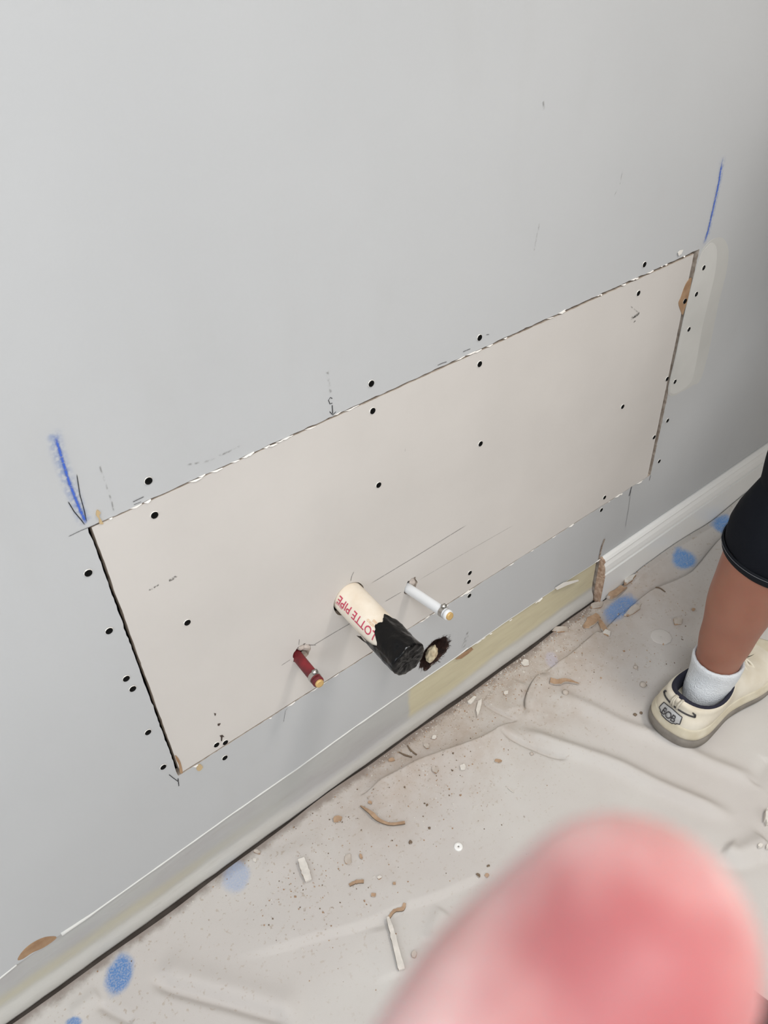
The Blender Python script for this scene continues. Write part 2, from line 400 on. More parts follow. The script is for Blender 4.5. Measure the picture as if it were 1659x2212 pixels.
flake('glue_blob', [(209, 1101), (216, 1106), (213, 1113), (219, 1124), (222, 1130), (214, 1130), (213, 1120), (207, 1112)], mat('amber_glue', (196, 172, 132), .4), wall, -.0016, .0016)
flake('glue_blob', [(424, 1660), (430, 1650), (437, 1655), (433, 1662), (428, 1664)], bpy.data.materials['amber_glue'], wall, -.0016, .0016)

# ---- marks on the patch
ON = -.0008
for pts, wd, mk in [([(1010, 1132), (900, 1200), (797, 1262)], .0012, 'pencil'), ([(1112, 1132), (1000, 1196), (902, 1254)], .0010, 'pencil_light'), ([(867, 1278), (831, 1299)], .0010, 'pencil'),
                    ([(765, 1341), (720, 1367), (675, 1394)], .0013, 'pencil'), ([(627, 1424), (607, 1437)], .0010, 'pencil'), ([(764, 1234), (759, 1245), (757, 1255)], .0012, 'pencil'),
                    ([(646, 1380), (645, 1393)], .001, 'pencil'), ([(666, 1393), (682, 1393)], .0014, 'pencil'), ([(875, 966), (874, 975)], .0014, 'smudge')]:
    ribbon('pencil_mark', pts, wd, M[mk], patch, ON)
for pts, wd in [([(364, 1254), (372, 1250), (382, 1243)], .0050), ([(1362, 688), (1373, 682), (1381, 675)], .007), ([(320, 1275), (330, 1270), (343, 1262)], .003), ([(301, 1432), (308, 1430)], .0022), ([(1368, 697), (1372, 692)], .004)]:
    ribbon('scuff', pts, wd, M['scuff'], patch, ON)
flake('torn_brown_paper', [(1493, 600), (1484, 608), (1477, 622), (1470, 642), (1465, 655), (1470, 672), (1474, 680), (1478, 668), (1484, 650), (1490, 622)], M['brown'], patch, -.0009, .001, label='brown torn paper at the right edge of the patch')
flake('torn_brown_paper', [(378, 1631), (384, 1636), (390, 1648), (394, 1668), (388, 1668), (386, 1652), (380, 1640)], M['brown'], patch, -.0009, .001, label='brown torn strip in the lower left corner of the patch')
for pts in ([(474, 1589), (480, 1587), (484, 1591), (480, 1591), (479, 1600), (477, 1600), (477, 1592)], [(462, 1540), (466, 1541), (464, 1546)], [(470, 1563), (476, 1562), (473, 1567), (470, 1567)]):
    flake('paper_nick', pts, M['ink'] if False else M['gapwood'], patch, -.001, .0012)
for c_, r_ in (((668, 1398), .008), ((654, 1401), .006), ((894, 1260), .007), ((892, 1254), .005)):
    p = W(*c_); bm = bmesh.new(); bmesh.ops.create_icosphere(bm, subdivisions=3, radius=r_)
    for v in bm.verts: v.co *= 1+.35*mnoise.noise(v.co*190); v.co.y *= .45; v.co += Vector((p.x, .004, p.z))
    from_bm('plaster_lump', bm, mat('lump_plaster', (200, 190, 182), .95, bump=.8, bscale=400) if 'lump_plaster' not in bpy.data.materials else bpy.data.materials['lump_plaster'], patch, True)

# ---- screws
def make_screw():
    bm = bmesh.new(); N = 28
    rs = [(0, .0009), (.0010, .0009), (.0011, .0005), (.0034, .0003), (.0040, .0), (.0042, .0012), (.0030, .0030), (.0018, .0045), (.0017, .012)]
    rings = []
    for r, d in rs[1:]:
        rings.append([bm.verts.new((r*math.cos(2*math.pi*k/N), d, r*math.sin(2*math.pi*k/N))) for k in range(N)])
    cv = bm.verts.new((0, rs[0][1], 0))
    for k in range(N): bm.faces.new((cv, rings[0][k], rings[0][(k+1) % N]))
    for a, b in zip(rings, rings[1:]):
        for k in range(N): bm.faces.new((a[k], b[k], b[(k+1) % N], a[(k+1) % N]))
    for ang in (0.6, 0.6+math.pi/2):       # cross recess ribs
        bmesh.ops.create_cube(bm, size=1, matrix=Matrix.Rotation(ang, 4, 'Y') @ Matrix.Diagonal((.0042, .0004, .0007, 1)))
    me = bpy.data.meshes.new('drywall_screw'); bmesh.ops.recalc_face_normals(bm, faces=bm.faces); bm.to_mesh(me); bm.free()
    me.materials.append(M['black']); return me
def make_rim(seed):
    bm = bmesh.new(); N = 24; a, b, c_ = [], [], []
    for k in range(N):
        t_ = 2*math.pi*k/N; j = mnoise.noise(Vector((math.cos(t_)*2, math.sin(t_)*2, seed)))
        a.append(bm.verts.new((.0039*math.cos(t_), .0, .0039*math.sin(t_))))
        b.append(bm.verts.new((.0043*math.cos(t_), -.0006-.0003*j, .0043*math.sin(t_))))
        r = .0048+.0006*j
        c_.append(bm.verts.new((r*math.cos(t_), .0002, r*math.sin(t_))))
    for k in range(N):
        j = (k+1) % N; bm.faces.new((a[k], b[k], b[j], a[j])); bm.faces.new((b[k], c_[k], c_[j], b[j]))
    me = bpy.data.meshes.new('paper_rim'); bm.to_mesh(me); bm.free(); me.materials.append(M['torn']); return me
smesh = make_screw(); rims = [make_rim(k) for k in range(4)]
SCREWS = [
 ('wall', 320, 1038, 'black screw in the grey wall just above the patch top edge, leftmost along it'),
 ('wall', 801, 828, 'black screw above the patch top edge, right of the small pencilled arrow'),
 ('wall', 1035, 729, 'black screw above the middle of the patch top edge beside a tiny pencil dash'),
 ('wall', 1391, 571, 'black screw in the grey wall above the patch near its upper right corner'),
 ('wall', 190, 1237, 'black screw left of the patch, topmost of the left-hand column'),
 ('wall', 235, 1362, 'black screw left of the patch, second from the top of the left-hand column'),
 ('wall', 272, 1465, 'upper black screw of the close pair left of the patch'),
 ('wall', 286, 1487, 'lower black screw of the close pair left of the patch'),
 ('wall', 319, 1581, 'black screw left of the patch, second from the bottom of the left-hand column'),
 ('wall', 352, 1656, 'black screw beside the lower left corner of the patch, lowest of the left-hand column'),
 ('wall', 485, 1636, 'black screw in the grey wall just under the bottom edge near the lower left corner'),
 ('wall', 1519, 578, 'black screw at the top of the pale filler smear right of the patch'),
 ('wall', 1503, 635, 'black screw in the filler smear level with the brown torn paper'),
 ('wall', 1487, 711, 'black screw in the filler smear, third down from the patch corner'),
 ('wall', 1457, 824, 'black screw at the lower end of the filler smear'),
 ('wall', 1441, 908, 'black screw right of the patch in grey paint below the filler smear'),
 ('wall', 1423, 996, 'black screw right of the patch beside its lower right corner'),
 ('wall', 1298, 1101, 'black screw just under the bottom edge of the patch at its right end'),
 ('wall', 1013, 1286, 'black screw under the patch bottom edge beside frayed paper, right of the white tube'),
 ('patch', 333, 1112, 'black screw near the upper left corner of the bare patch'),
 ('patch', 404, 1344, 'black screw alone in the left part of the bare patch below a dark scuff'),
 ('patch', 804, 887, 'black screw inside the patch just below its top edge, left of centre'),
 ('patch', 817, 1047, 'black screw in the middle of the bare patch above the waste pipe'),
 ('patch', 1035, 786, 'black screw inside the patch just below its top edge at the centre'),
 ('patch', 1037, 958, 'black screw in the middle of the bare patch, right of centre'),
 ('patch', 1378, 633, 'black screw near the upper right corner of the bare patch'),
 ('patch', 1344, 878, 'black screw alone in the right part of the bare patch'),
 ('patch', 1440, 818, 'black screw inside the patch at its right edge beside the dark gap, upper one'),
 ('patch', 1412, 944, 'black screw inside the patch at its right edge beside the dark gap, lower one'),
 ('patch', 1305, 1074, 'black screw inside the patch at the right end of its bottom edge'),
 ('patch', 1014, 1237, 'upper of two black screws stacked right of the white tube'),
 ('patch', 1012, 1256, 'lower of two black screws stacked right of the white tube'),
 ('patch', 467, 1608, 'left of two black screws by the torn nicks near the lower left patch corner'),
 ('patch', 486, 1603, 'right of two black screws by the torn nicks near the lower left patch corner'),
 ('patch', 1478, 650, 'black screw in the brown torn paper at the right edge of the patch'),
]
for k, (wh, u, v, lab) in enumerate(SCREWS):
    p = W(u, v)
    o = bpy.data.objects.new('drywall_screw', smesh); COL.objects.link(o); o.location = (p.x, -.0014 if (u, v) != (1478, 650) else -.0024, p.z); o.rotation_euler.y = rnd.uniform(0, 3)
    o.scale = (1.04, 1, 1.04)
    tag(o, lab, 'screw', 'drywall screws around the patch')
    r = bpy.data.objects.new('screw_dimple_rim', rims[k % 4]); COL.objects.link(r); r.location = (p.x, -.0006, p.z); r.rotation_euler.y = rnd.uniform(0, 6)
    r.parent = wall if wh == 'wall' else patch

# ---- rough hole with debris
hz = empty('wall_hole', (0, 0, 0)); hz.parent = wall
bm = bmesh.new(); rr = random.Random(4)
for k in range(190):
    a = rr.uniform(0, 2*math.pi); e = Vector((holec[0]+.0345*math.cos(a), .0, holec[1]+.0295*math.sin(a)))
    dr = Vector((math.cos(a+rr.uniform(-1.2, 1.2)), 0, math.sin(a+rr.uniform(-1.2, 1.2))))
    st = e-Vector((math.cos(a), 0, math.sin(a)))*rr.uniform(0, .006)+Vector((0, rr.uniform(.0, .01), 0)); L = rr.uniform(.003, .008)
    en = st+dr*L+Vector((0, -rr.uniform(.0005, .003)-st.y, 0))
    tube(bm, [st, (st+en)/2+Vector((0, -.001, rr.uniform(-.001, .001))), en], [.00045, .0003, .00012], 4)
from_bm('insulation_fuzz', bm, mat('dark_fibre', (48, 34, 30), .95), wall)
bpy.data.objects.remove(hz)
bm = bmesh.new()                                                     # ragged brown lining of the hole
for k in range(2):
    rings = []
    for j, (s, y) in enumerate(((1.02, -.0012), (.97, .002), (.93, .014), (.90, .03))):
        rings.append([bm.verts.new((p[0]*s+holec[0]*(1-s)+.0012*mnoise.noise(Vector((i*.5, j, k))), y+.001*mnoise.noise(Vector((i*.7, j, 5))), p[1]*s+holec[1]*(1-s))) for i, p in enumerate(rough_hole)])
    for a, b in zip(rings, rings[1:]):
        n = len(a)
        for i in range(n): bm.faces.new((a[i], a[(i+1) % n], b[(i+1) % n], b[i]))
    break
from_bm('hole_lining', bm, mat('burnt_lining', (64, 40, 32), .95, bump=1, bscale=300, col2=(30, 20, 18), vscale=90, bdist=.003), wall)
bm = bmesh.new()
p = W(932, 1412, .004); bmesh.ops.create_icosphere(bm, subdivisions=4, radius=1)
for v in bm.verts:
    v.co *= 1+.25*mnoise.noise(v.co*2.1)
    v.co = Vector((v.co.x*.0085+v.co.z*.006, v.co.y*.010, v.co.z*.014))+p
tag(from_bm('plaster_chunk', bm, mat('cream_plaster', (214, 202, 172), .9, bump=.6, bscale=200, col2=(170, 150, 124), vscale=80), None, True),
    'cream lump lodged inside the ragged dark hole under the patch', 'plaster chunk')

# ---- waste pipe
def axis_frame(p0, p1):
    d = (Vector(p1)-Vector(p0)).normalized(); s = Vector((1, 0, 0)); s = (s-d*s.dot(d)).normalized(); uu = s.cross(d)
    if uu.z < 0: uu = -uu
    return d, s, uu
def cyl_surface(bm, p0, p1, r, prof, seg=48, noise_amp=0, nfreq=60, nseed=0, capend=False):
    """prof: list of (distance, radius factor)"""
    d, s, uu = axis_frame(p0, p1); rings = []
    for t_, k in prof:
        ring = []
        for i in range(seg):
            a = 2*math.pi*i/seg; dirv = s*math.cos(a)+uu*math.sin(a)
            rr_ = r*k
            if noise_amp: rr_ += noise_amp*mnoise.noise((Vector(p0)+d*t_+dirv*r)*nfreq+Vector((nseed, 0, 0)))
            ring.append(bm.verts.new(Vector(p0)+d*t_+dirv*rr_))
        rings.append(ring)
    for a, b in zip(rings, rings[1:]):
        for i in range(seg): bm.faces.new((a[i], a[(i+1) % seg], b[(i+1) % seg], b[i]))
    if capend: bm.faces.new(rings[-1])
    return rings
PVC1 = Vector((.436, -.138, .420))
pv = empty('waste_pipe', tuple(PVC0), 'wide white plastic waste pipe with red lettering and black taped end', 'pipe')
def keep(o, par): o.parent = par; o.matrix_parent_inverse = Matrix.Translation(-Vector(par.location)) if par.rotation_euler.z == 0 else par.matrix_world.inverted(); return o
RP = .0243
bm = bmesh.new(); B0 = PVC0-(PVC1-PVC0).normalized()*.05
cyl_surface(bm, B0, PVC1, RP, [(0, 1), (.05, 1), (.1, 1), (.14, 1), (.178, 1)], 64, capend=True)
keep(from_bm('pipe_body', bm, M['pvc'], None, True), pv)
def wrap_text(name, body, size, t0, ang, rad, mt, p0, p1, sgn=1, spacing=1.0):
    cu = bpy.data.curves.new(name, 'FONT'); cu.body = body; cu.size = size; cu.space_character = spacing; cu.resolution_u = 3
    cu.offset = 0.00022
    tmp = bpy.data.objects.new('tmp', cu); COL.objects.link(tmp); me = eval_mesh(tmp)
    bpy.data.objects.remove(tmp); bpy.data.curves.remove(cu)
    bm = bmesh.new(); bm.from_mesh(me)
    for _ in range(2):
        es = [e for e in bm.edges if abs(e.verts[0].co.y-e.verts[1].co.y) > .0025]
        if es: bmesh.ops.subdivide_edges(bm, edges=es, cuts=1); bmesh.ops.triangulate(bm, faces=bm.faces)
    d, s, uu = axis_frame(p0, p1)
    for v in bm.verts:
        x, y = v.co.x, v.co.y
        a = ang+sgn*(y-size*.35)/rad
        v.co = Vector(p0)+d*(t0-x)+(s*math.cos(a)+uu*math.sin(a))*(rad+.00025)
    me2 = bpy.data.meshes.new(name); bm.to_mesh(me2); bm.free()
    return link(name, me2, mt)
A_T = math.radians(146)
keep(wrap_text('lettering', 'LOTTE PIPE', .0174, .0925, A_T, RP, M['redink'], PVC0, PVC1, 1, 1.0), pv)['label'] = 'red lettering'
keep(wrap_text('lettering', '"PVC"  1½', .0070, .0190, math.radians(160), RP, M['pinkink'], PVC0, PVC1, 1, .9), pv)
keep(wrap_text('lettering', 'ASTM D\n2665', .0050, .082, math.radians(122), RP, M['orangeink'], PVC0, PVC1, 1, .9), pv)
# tape wrap
bm = bmesh.new(); d, s, uu = axis_frame(PVC0, PVC1); LT = (PVC1-PVC0).length; N = 72
tape_rows = []
for j in range(17):
    row = []
    for i in range(N):
        a = 2*math.pi*i/N
        edge = .086+.006*mnoise.noise(Vector((math.cos(a)*1.5, math.sin(a)*1.5, 3)))+.003*mnoise.noise(Vector((math.cos(a)*6, math.sin(a)*6, 1)))
        da = (a-math.radians(200)+math.pi) % (2*math.pi)-math.pi
        edge -= .026*math.exp(-(da/.28)**2)
        da2 = (a-math.radians(158)+math.pi) % (2*math.pi)-math.pi
        edge += .020*math.exp(-(da2/.34)**2)*.75
        da3 = (a-math.radians(70)+math.pi) % (2*math.pi)-math.pi
        edge -= .012*math.exp(-(da3/.25)**2)
        tt = edge+(LT+.003-edge)*j/16
        r = RP+.0014+.0022*mnoise.noise(Vector((math.cos(a)*3.2, math.sin(a)*3.2, tt*55)))+.0008*abs(mnoise.noise(Vector((math.cos(a)*9, math.sin(a)*9, tt*200))))
        if j == 0: r += .0012*math.exp(-(da/.3)**2)*3
        row.append(bm.verts.new(PVC0+d*tt+(s*math.cos(a)+uu*math.sin(a))*r))
    tape_rows.append(row)
for q, (k, dt) in enumerate(((.96, .0045), (.75, .0045), (.5, .0035), (.2, .004))):
    tape_rows.append([bm.verts.new(PVC0+d*(LT+dt+.0022*mnoise.noise(Vector((math.cos(2*math.pi*i/N)*3, math.sin(2*math.pi*i/N)*3, q+9.0))))+(s*math.cos(2*math.pi*i/N)+uu*math.sin(2*math.pi*i/N))*RP*k*(1+.06*mnoise.noise(Vector((i*.6, q, 2))))) for i in range(N)])
for a, b in zip(tape_rows, tape_rows[1:]):
    for i in range(N): bm.faces.new((a[i], a[(i+1) % N], b[(i+1) % N], b[i]))
bm.faces.new(tape_rows[-1])
keep(from_bm('tape_wrap', bm, M['tape'], None, True), pv)['label'] = 'crumpled black tape closing the pipe end'

# ---- supply stubs
def stub(name, lab, p0, p1, r, mt, cupmat):
    e = empty(name, tuple(p0), lab, 'pipe'); p0 = Vector(p0); p1 = Vector(p1); d, s, uu = axis_frame(p0, p1); L = (p1-p0).length
    bm = bmesh.new(); cyl_surface(bm, p0-d*.06, p1, r, [(0, 1), (.06, 1), (.06+L*.5, 1.0), (.06+L-.001, 1.0), (.06+L, .95), (.06+L, .7)], 36, .0002, 100, capend=True)
    keep(from_bm('tube', bm, mt, None, True), e)
    bm = bmesh.new(); a0 = L-.0155
    cyl_surface(bm, p0+d*a0, p1, r, [(0, 1.0), (0, 1.12), (.007, 1.12), (.007, 1.0)], 36)
    cl = keep(from_bm('clamp_ring', bm, M['steel'], None, False), e); cl['label'] = 'steel clamp ring'
    bm = bmesh.new(); ea = math.radians(80)
    eo = p0+d*(a0+.0035)+(s*math.cos(ea)+uu*math.sin(ea))*(r*1.12+.0022)
    rot = Matrix((s*-math.sin(ea)+uu*math.cos(ea), d, s*math.cos(ea)+uu*math.sin(ea))).transposed().to_4x4()
    bmesh.ops.create_cube(bm, size=1, matrix=Matrix.Translation(eo) @ rot @ Matrix.Diagonal((.0085, .0068, .0045, 1)))
    bmesh.ops.bevel(bm, geom=bm.edges, offset=.0012, segments=2, affect='EDGES')
    x = from_bm('clamp_ear', bm, M['steel'], None, True); keep(x, e)
    bm = bmesh.new(); cyl_surface(bm, p0+d*(L-.0065), p1, r, [(0, 1.0), (0, 1.04), (.005, 1.05), (.0062, .9)], 36)
    keep(from_bm('end_collar', bm, cupmat, None, True), e)
    bm = bmesh.new(); cyl_surface(bm, p1-d*.002, p1, r*.78, [(0, 1), (.0045, 1), (.0055, .9), (.0052, .55), (.0052, .2)], 36, capend=True)
    keep(from_bm('brass_plug', bm, M['brass'], None, True), e)['label'] = 'brass end plug'
    return e
stub('supply_tube', 'thin white supply tube with steel clamp and brass plug, right of the waste pipe', WH0-Vector((.002, 0, .001)), W(970, 1330, -.090), .0079, M['whitepex'], M['whitepex'])
stub('supply_tube', 'short dark red supply tube with steel clamp and brass plug, left of the waste pipe', RD0, W(689, 1475, -.058), .0080, M['redpex'], M['redpex'])

# ------------------------------------------------------------------ baseboard on the right
prof = [(.0, .1255), (-.003, .1258), (-.0075, .1235), (-.0110, .1185), (-.0110, .1165), (-.0072, .1155), (-.0078, .1130), (-.0125, .104), (-.0145, .094), (-.0150, .0885), (-.0115, .0872), (-.0115, .0850), (-.0165, .0835), (-.0165, .02), (-.0160, .004), (0, .004)]
bm = bmesh.new(); rows = []; xb = [XCUT+.0015]+np.arange(XCUT+.01, X1-.002, .05).tolist()+[X1-.002]
for i, x in enumerate(xb):
    rows.append([bm.verts.new((x+(.0015*mnoise.noise(Vector((0, z*120, 1))) if i == 0 else 0), y-.0003, z)) for y, z in prof])
for a, b in zip(rows, rows[1:]):
    for i in range(len(prof)-1): bm.faces.new((a[i], b[i], b[i+1], a[i+1]))
bb = tag(from_bm('baseboard_back', bm, M['trim']), kind='structure')
bm = bmesh.new(); a = []; b = []
for k, (y, z) in enumerate(prof):
    j = .0012*mnoise.noise(Vector((y*300, z*150, 4)))
    a.append(bm.verts.new((XCUT-.003+j, y*1.15-.0006, z))); b.append(bm.verts.new((XCUT+.003, y, z)))
bm.faces.new(a)
for i in range(len(a)): bm.faces.new((a[i], b[i], b[(i+1) % len(a)], a[(i+1) % len(a)]))
from_bm('cut_end', bm, M['mdf'], bb)['label'] = 'raw brown cut end of the baseboard'

# ------------------------------------------------------------------ room shell
def struct(name, a, b, mt): return tag(boxm(name, a, b, mt), kind='structure')
M['floor'] = mat('subfloor', (92, 84, 78), .8, col2=(70, 62, 56), vscale=20)
struct('floor', (X0, -2.7, -.03), (X1, .11, -.004), M['floor'])
ceiling = struct('ceiling', (X0, -2.7, ZT), (X1, .11, ZT+.05), M['ceil'])
struct('wall_right', (X1, -2.7, 0), (X1+.05, .11, ZT), M['room'])
struct('wall_front', (X0, -2.75, 0), (X1, -2.7, ZT), M['room'])
wl = plate('wall_left', [(-2.7, 0), (.11, 0), (.11, ZT), (-2.7, ZT)], [[(-1.75, .95), (-.55, .95), (-.55, 2.15), (-1.75, 2.15)]], 0, .05, [M['room']])
wl.rotation_euler.z = math.pi/2; wl.location.x = X0; tag(wl, kind='structure')
wn = boxm('window_1', (X0-.04, -1.75, .95), (X0-.034, -.55, 2.15), mat('window_glass', (235, 240, 245), .05, spec=.5)); tag(wn, kind='structure')
bpy.data.materials['window_glass'].node_tree.nodes['Principled BSDF'].inputs['Transmission Weight'].default_value = 1
for a, b in (((X0-.05, -1.80, .90), (X0+.02, -.50, .95)), ((X0-.05, -1.80, 2.15), (X0+.02, -.50, 2.20)), ((X0-.05, -1.80, .95), (X0+.02, -1.75, 2.15)), ((X0-.05, -.55, .95), (X0+.02, -.50, 2.15))):
    boxm('window_frame', a, b, M['trim'], wn)
# ceiling lamp
e = empty('ceiling_lamp', (1.22, -.95, 2.45), 'round white flush ceiling lamp above the work area', 'lamp')
bm = bmesh.new(); cyl_surface(bm, (1.22, -.95, 2.449), (1.22, -.95, 2.40), .19, [(0, 1), (.03, 1), (.03, .93), (.006, .93)], 48)
keep(from_bm('lamp_base', bm, M['trim'], None, True), e)

# ------------------------------------------------------------------ drop cloth
def fpx(pts, z=0): return [Vector((F(u, v, z).x, F(u, v, z).y)) for u, v in pts]
gx = np.concatenate([np.arange(-1.7, -.32, .03), np.arange(-.32, 1.42, .0022), np.arange(1.42, 3.2, .012)])
gy = np.concatenate([np.arange(-.0, -.27, -.0016), np.arange(-.27, -.55, -.0026), np.arange(-.55, -1.1, -.006), np.arange(-1.1, -2.6, -.03)])
GX, GY = np.meshgrid(gx, gy, indexing='ij')
def pdist(poly):
    """distance, signed side and arclength fraction to an open polyline"""
    nxm = np.zeros(GX.shape); nym = np.zeros(GX.shape); best = np.full(GX.shape, 1e9); side = np.zeros(GX.shape); par = np.zeros(GX.shape)
    L = [0]
    for a, b in zip(poly, poly[1:]): L.append(L[-1]+(b-a).length)
    for k, (a, b) in enumerate(zip(poly, poly[1:])):
        d = b-a; l2 = d.length_squared
        tt = np.clip(((GX-a.x)*d.x+(GY-a.y)*d.y)/l2, 0, 1)
        dx = GX-(a.x+tt*d.x); dy = GY-(a.y+tt*d.y); dd = np.sqrt(dx*dx+dy*dy)
        sd = np.sign(d.x*(GY-a.y)-d.y*(GX-a.x)); mk = dd < best
        nxm = np.where(mk, -dx/np.maximum(dd, 1e-6), nxm); nym = np.where(mk, -dy/np.maximum(dd, 1e-6), nym)
        best = np.where(mk, dd, best); side = np.where(mk, sd, side); par = np.where(mk, (L[k]+tt*(L[k+1]-L[k]))/L[-1], par)
    pdist.n = (nxm, nym)
    return best, side, par
def smooth(pts, n=6):                     # Catmull-Rom
    out = []
    for i in range(len(pts)-1):
        p0 = pts[max(i-1, 0)]; p1 = pts[i]; p2 = pts[i+1]; p3 = pts[min(i+2, len(pts)-1)]
        for k in range(n):
            s = k/n
            out.append(.5*((2*p1)+(p2-p0)*s+(2*p0-5*p1+4*p2-p3)*s*s+(3*p1-p0-3*p2+p3)*s**3))
    return out+[pts[-1]]
def sst(x, a, b): tt = np.clip((x-a)/(b-a), 0, 1); return tt*tt*(3-2*tt)
Hh = np.full(GX.shape, .0040); DX = np.zeros(GX.shape); DY = np.zeros(GX.shape)
def fbm(s, seed, amp):
    g_ = np.random.RandomState(seed); out = np.zeros(GX.shape)
    for _ in range(7):
        a = g_.uniform(0, 2*np.pi); k = s*g_.uniform(.6, 1.7); ph = g_.uniform(0, 6.28)
        out += np.sin((GX*np.cos(a)+GY*np.sin(a))*k+ph+1.3*np.sin((GX*np.sin(a)-GY*np.cos(a))*k*.7+ph*2))
    return out*amp/7
Hh += np.maximum(fbm(14, 1, .0040), -.0015)+fbm(42, 2, .0011)+fbm(130, 5, .0003)
def step(px, h, decay, gro=.004, w=.003, side=1, endfade=.08, over=0.0):
    poly = smooth(fpx(px)); dd, sd, par = pdist(poly); sdd = dd*sd*side
    ef = sst(par, 0, endfade)*sst(1-par, 0, endfade)
    global Hh, DX, DY
    if over:
        a_ = over*ef*np.where(sdd > 0, np.exp(-(sdd/.009)**2), 0)
        DX += pdist.n[0]*a_; DY += pdist.n[1]*a_
    Hh += ef*h*sst(sdd, -w*.3, w)*np.exp(-np.maximum(sdd, 0)/decay)
    Hh -= ef*gro*np.exp(-((sdd+w*.9)/(w*.8))**2)
def ridgef(px, h, wd, skew=1.0, endfade=.15):
    poly = smooth(fpx(px)); dd, sd, par = pdist(poly); ef = sst(par, 0, endfade)*sst(1-par, 0, endfade)
    ww = np.where(sd > 0, wd*skew, wd)
    global Hh
    Hh += ef*h*np.exp(-(dd/ww)**2)
# hem band against the baseboard (wall side is the upper layer)
step([(1690, 1040), (1640, 1088), (1595, 1124), (1575, 1150), (1545, 1178), (1510, 1222), (1488, 1244), (1450, 1262), (1400, 1282), (1345, 1328), (1300, 1372), (1285, 1374), (1230, 1420), (1172, 1452)], .0090, .10, .006, .0025, 1, .05, .0035)
step([(1172, 1452), (1150, 1478), (1137, 1510), (1133, 1540)], .009, .022, .006, .0025, 1, .22, .004)
ridgef([(1190, 1452), (1165, 1480), (1150, 1520), (1140, 1560)], .006, .010)
ridgef([(1125, 1470), (1105, 1510), (1112, 1545)], .005, .016)
# rolled edge in the middle of the floor
step([(1120, 1556), (1098, 1570), (1080, 1588), (1045, 1610), (1000, 1628), (950, 1644), (905, 1660), (860, 1684), (815, 1706), (770, 1722)], .021, .030, .007, .003, 1, .16, .009)
ridgef([(1098, 1576), (1150, 1592), (1205, 1612), (1260, 1630), (1330, 1655), (1420, 1700), (1500, 1735), (1600, 1775)], .012, .013, 1.0, .16)
ridgef([(1080, 1592), (1130, 1612), (1190, 1634), (1230, 1642)], -.007, .0045)
ridgef([(1180, 1490), (1270, 1532), (1350, 1572), (1430, 1600), (1530, 1650), (1659, 1700)], .008, .013)
step([(1035, 1512), (1070, 1535), (1117, 1557)], .003, .05, .002, .003, 1)
ridgef([(1659, 1640), (1640, 1670), (1625, 1700)], -.004, .012)
ridgef([(1560, 1830), (1600, 1850), (1659, 1820)], .012, .018)
ridgef([(1540, 1858), (1590, 1872), (1659, 1850)], -.006, .014)
# lower left folds
ridgef([(320, 2108), (360, 2132), (410, 2148), (470, 2165), (540, 2185), (640, 2215)], -.011, .008, 1.5)
ridgef([(330, 2090), (400, 2115), (480, 2140), (560, 2165), (660, 2195)], .007, .024)
ridgef([(150, 2190), (190, 2160), (215, 2140)], .003, .012)
ridgef([(210, 2165), (240, 2185), (290, 2212)], -.005, .006)
step([(1120, 1870), (1040, 1905), (950, 1945), (870, 1972), (780, 2010), (700, 2030), (600, 2060), (480, 2085)], .0065, .14, .0, .012, -1, .25)
ridgef([(960, 1965), (940, 2000), (930, 2040)], .004, .012)
ridgef([(820, 2000), (830, 2050), (850, 2120)], .004, .02)
ridgef([(560, 1870), (620, 1850), (700, 1820)], .003, .02)
# cloth turned up against the baseboard
near = np.exp(-np.maximum(-GY-.020, 0)/.012)
upx = sst(GX, 1.10, 1.20)*(1-.75*np.exp(-((GX-1.45)/.10)**2))
Hh += .020*near*upx
Hh = np.maximum(Hh, -.0028)
# edge of the cloth along the wall: wavering gap
nx, ny = GX.shape
edge = -.0080-.0018*np.sin(gx*9+1)-.001*np.sin(gx*31)-.0015*np.exp(-((gx+.05)/.25)**2)
edge = np.where(gx > XCUT+.01, -.0185, edge)
GY2 = GY+edge[:, None]*np.exp(-(-GY)/.05)+DY
verts = np.stack([GX+DX, GY2, Hh], -1).reshape(-1, 3)
idx = np.arange(nx*ny).reshape(nx, ny)
faces = np.stack([idx[:-1, :-1], idx[:-1, 1:], idx[1:, 1:], idx[1:, :-1]], -1).reshape(-1, 4)
me = bpy.data.meshes.new('drop_cloth'); me.from_pydata(verts.tolist(), [], faces.tolist()); me.update()
M['cloth'] = mat('canvas', (216, 210, 203), .9, spec=.1)
t = NT(M['cloth']); xyz = t.obj()
n1 = t.noise(7, 6, rough=.6); n2 = t.noise(38, 6, rough=.65); n3 = t.noise(3, 3)
c = t.mix(t.rng(n3, .35, .65), lin((203, 200, 196)), lin((197, 192, 188)))
yd = t.math('ADD', xyz[1], t.math('MULTIPLY', t.math('SUBTRACT', n1, .5), .30))
dmask = t.math('MULTIPLY', t.rng(yd, -.24, -.03), t.math('MULTIPLY', t.rng(xyz[0], .18, .5), t.rng(xyz[0], 1.35, 1.1)))
c = t.mix(t.math('MULTIPLY', dmask, t.rng(n2, .25, .7, .35, 1)), c, lin((180, 168, 158)))
fine_d = t.math('MULTIPLY', t.rng(t.noise(170, 3), .60, .72), t.rng(yd, -.40, -.08))
c = t.mix(t.math('MULTIPLY', fine_d, .5), c, lin((164, 146, 126)))
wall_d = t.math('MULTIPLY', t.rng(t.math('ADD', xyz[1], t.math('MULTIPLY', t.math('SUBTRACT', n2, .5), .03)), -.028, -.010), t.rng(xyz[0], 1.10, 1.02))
c = t.mix(t.math('MULTIPLY', wall_d, .75), c, lin((128, 116, 108)))
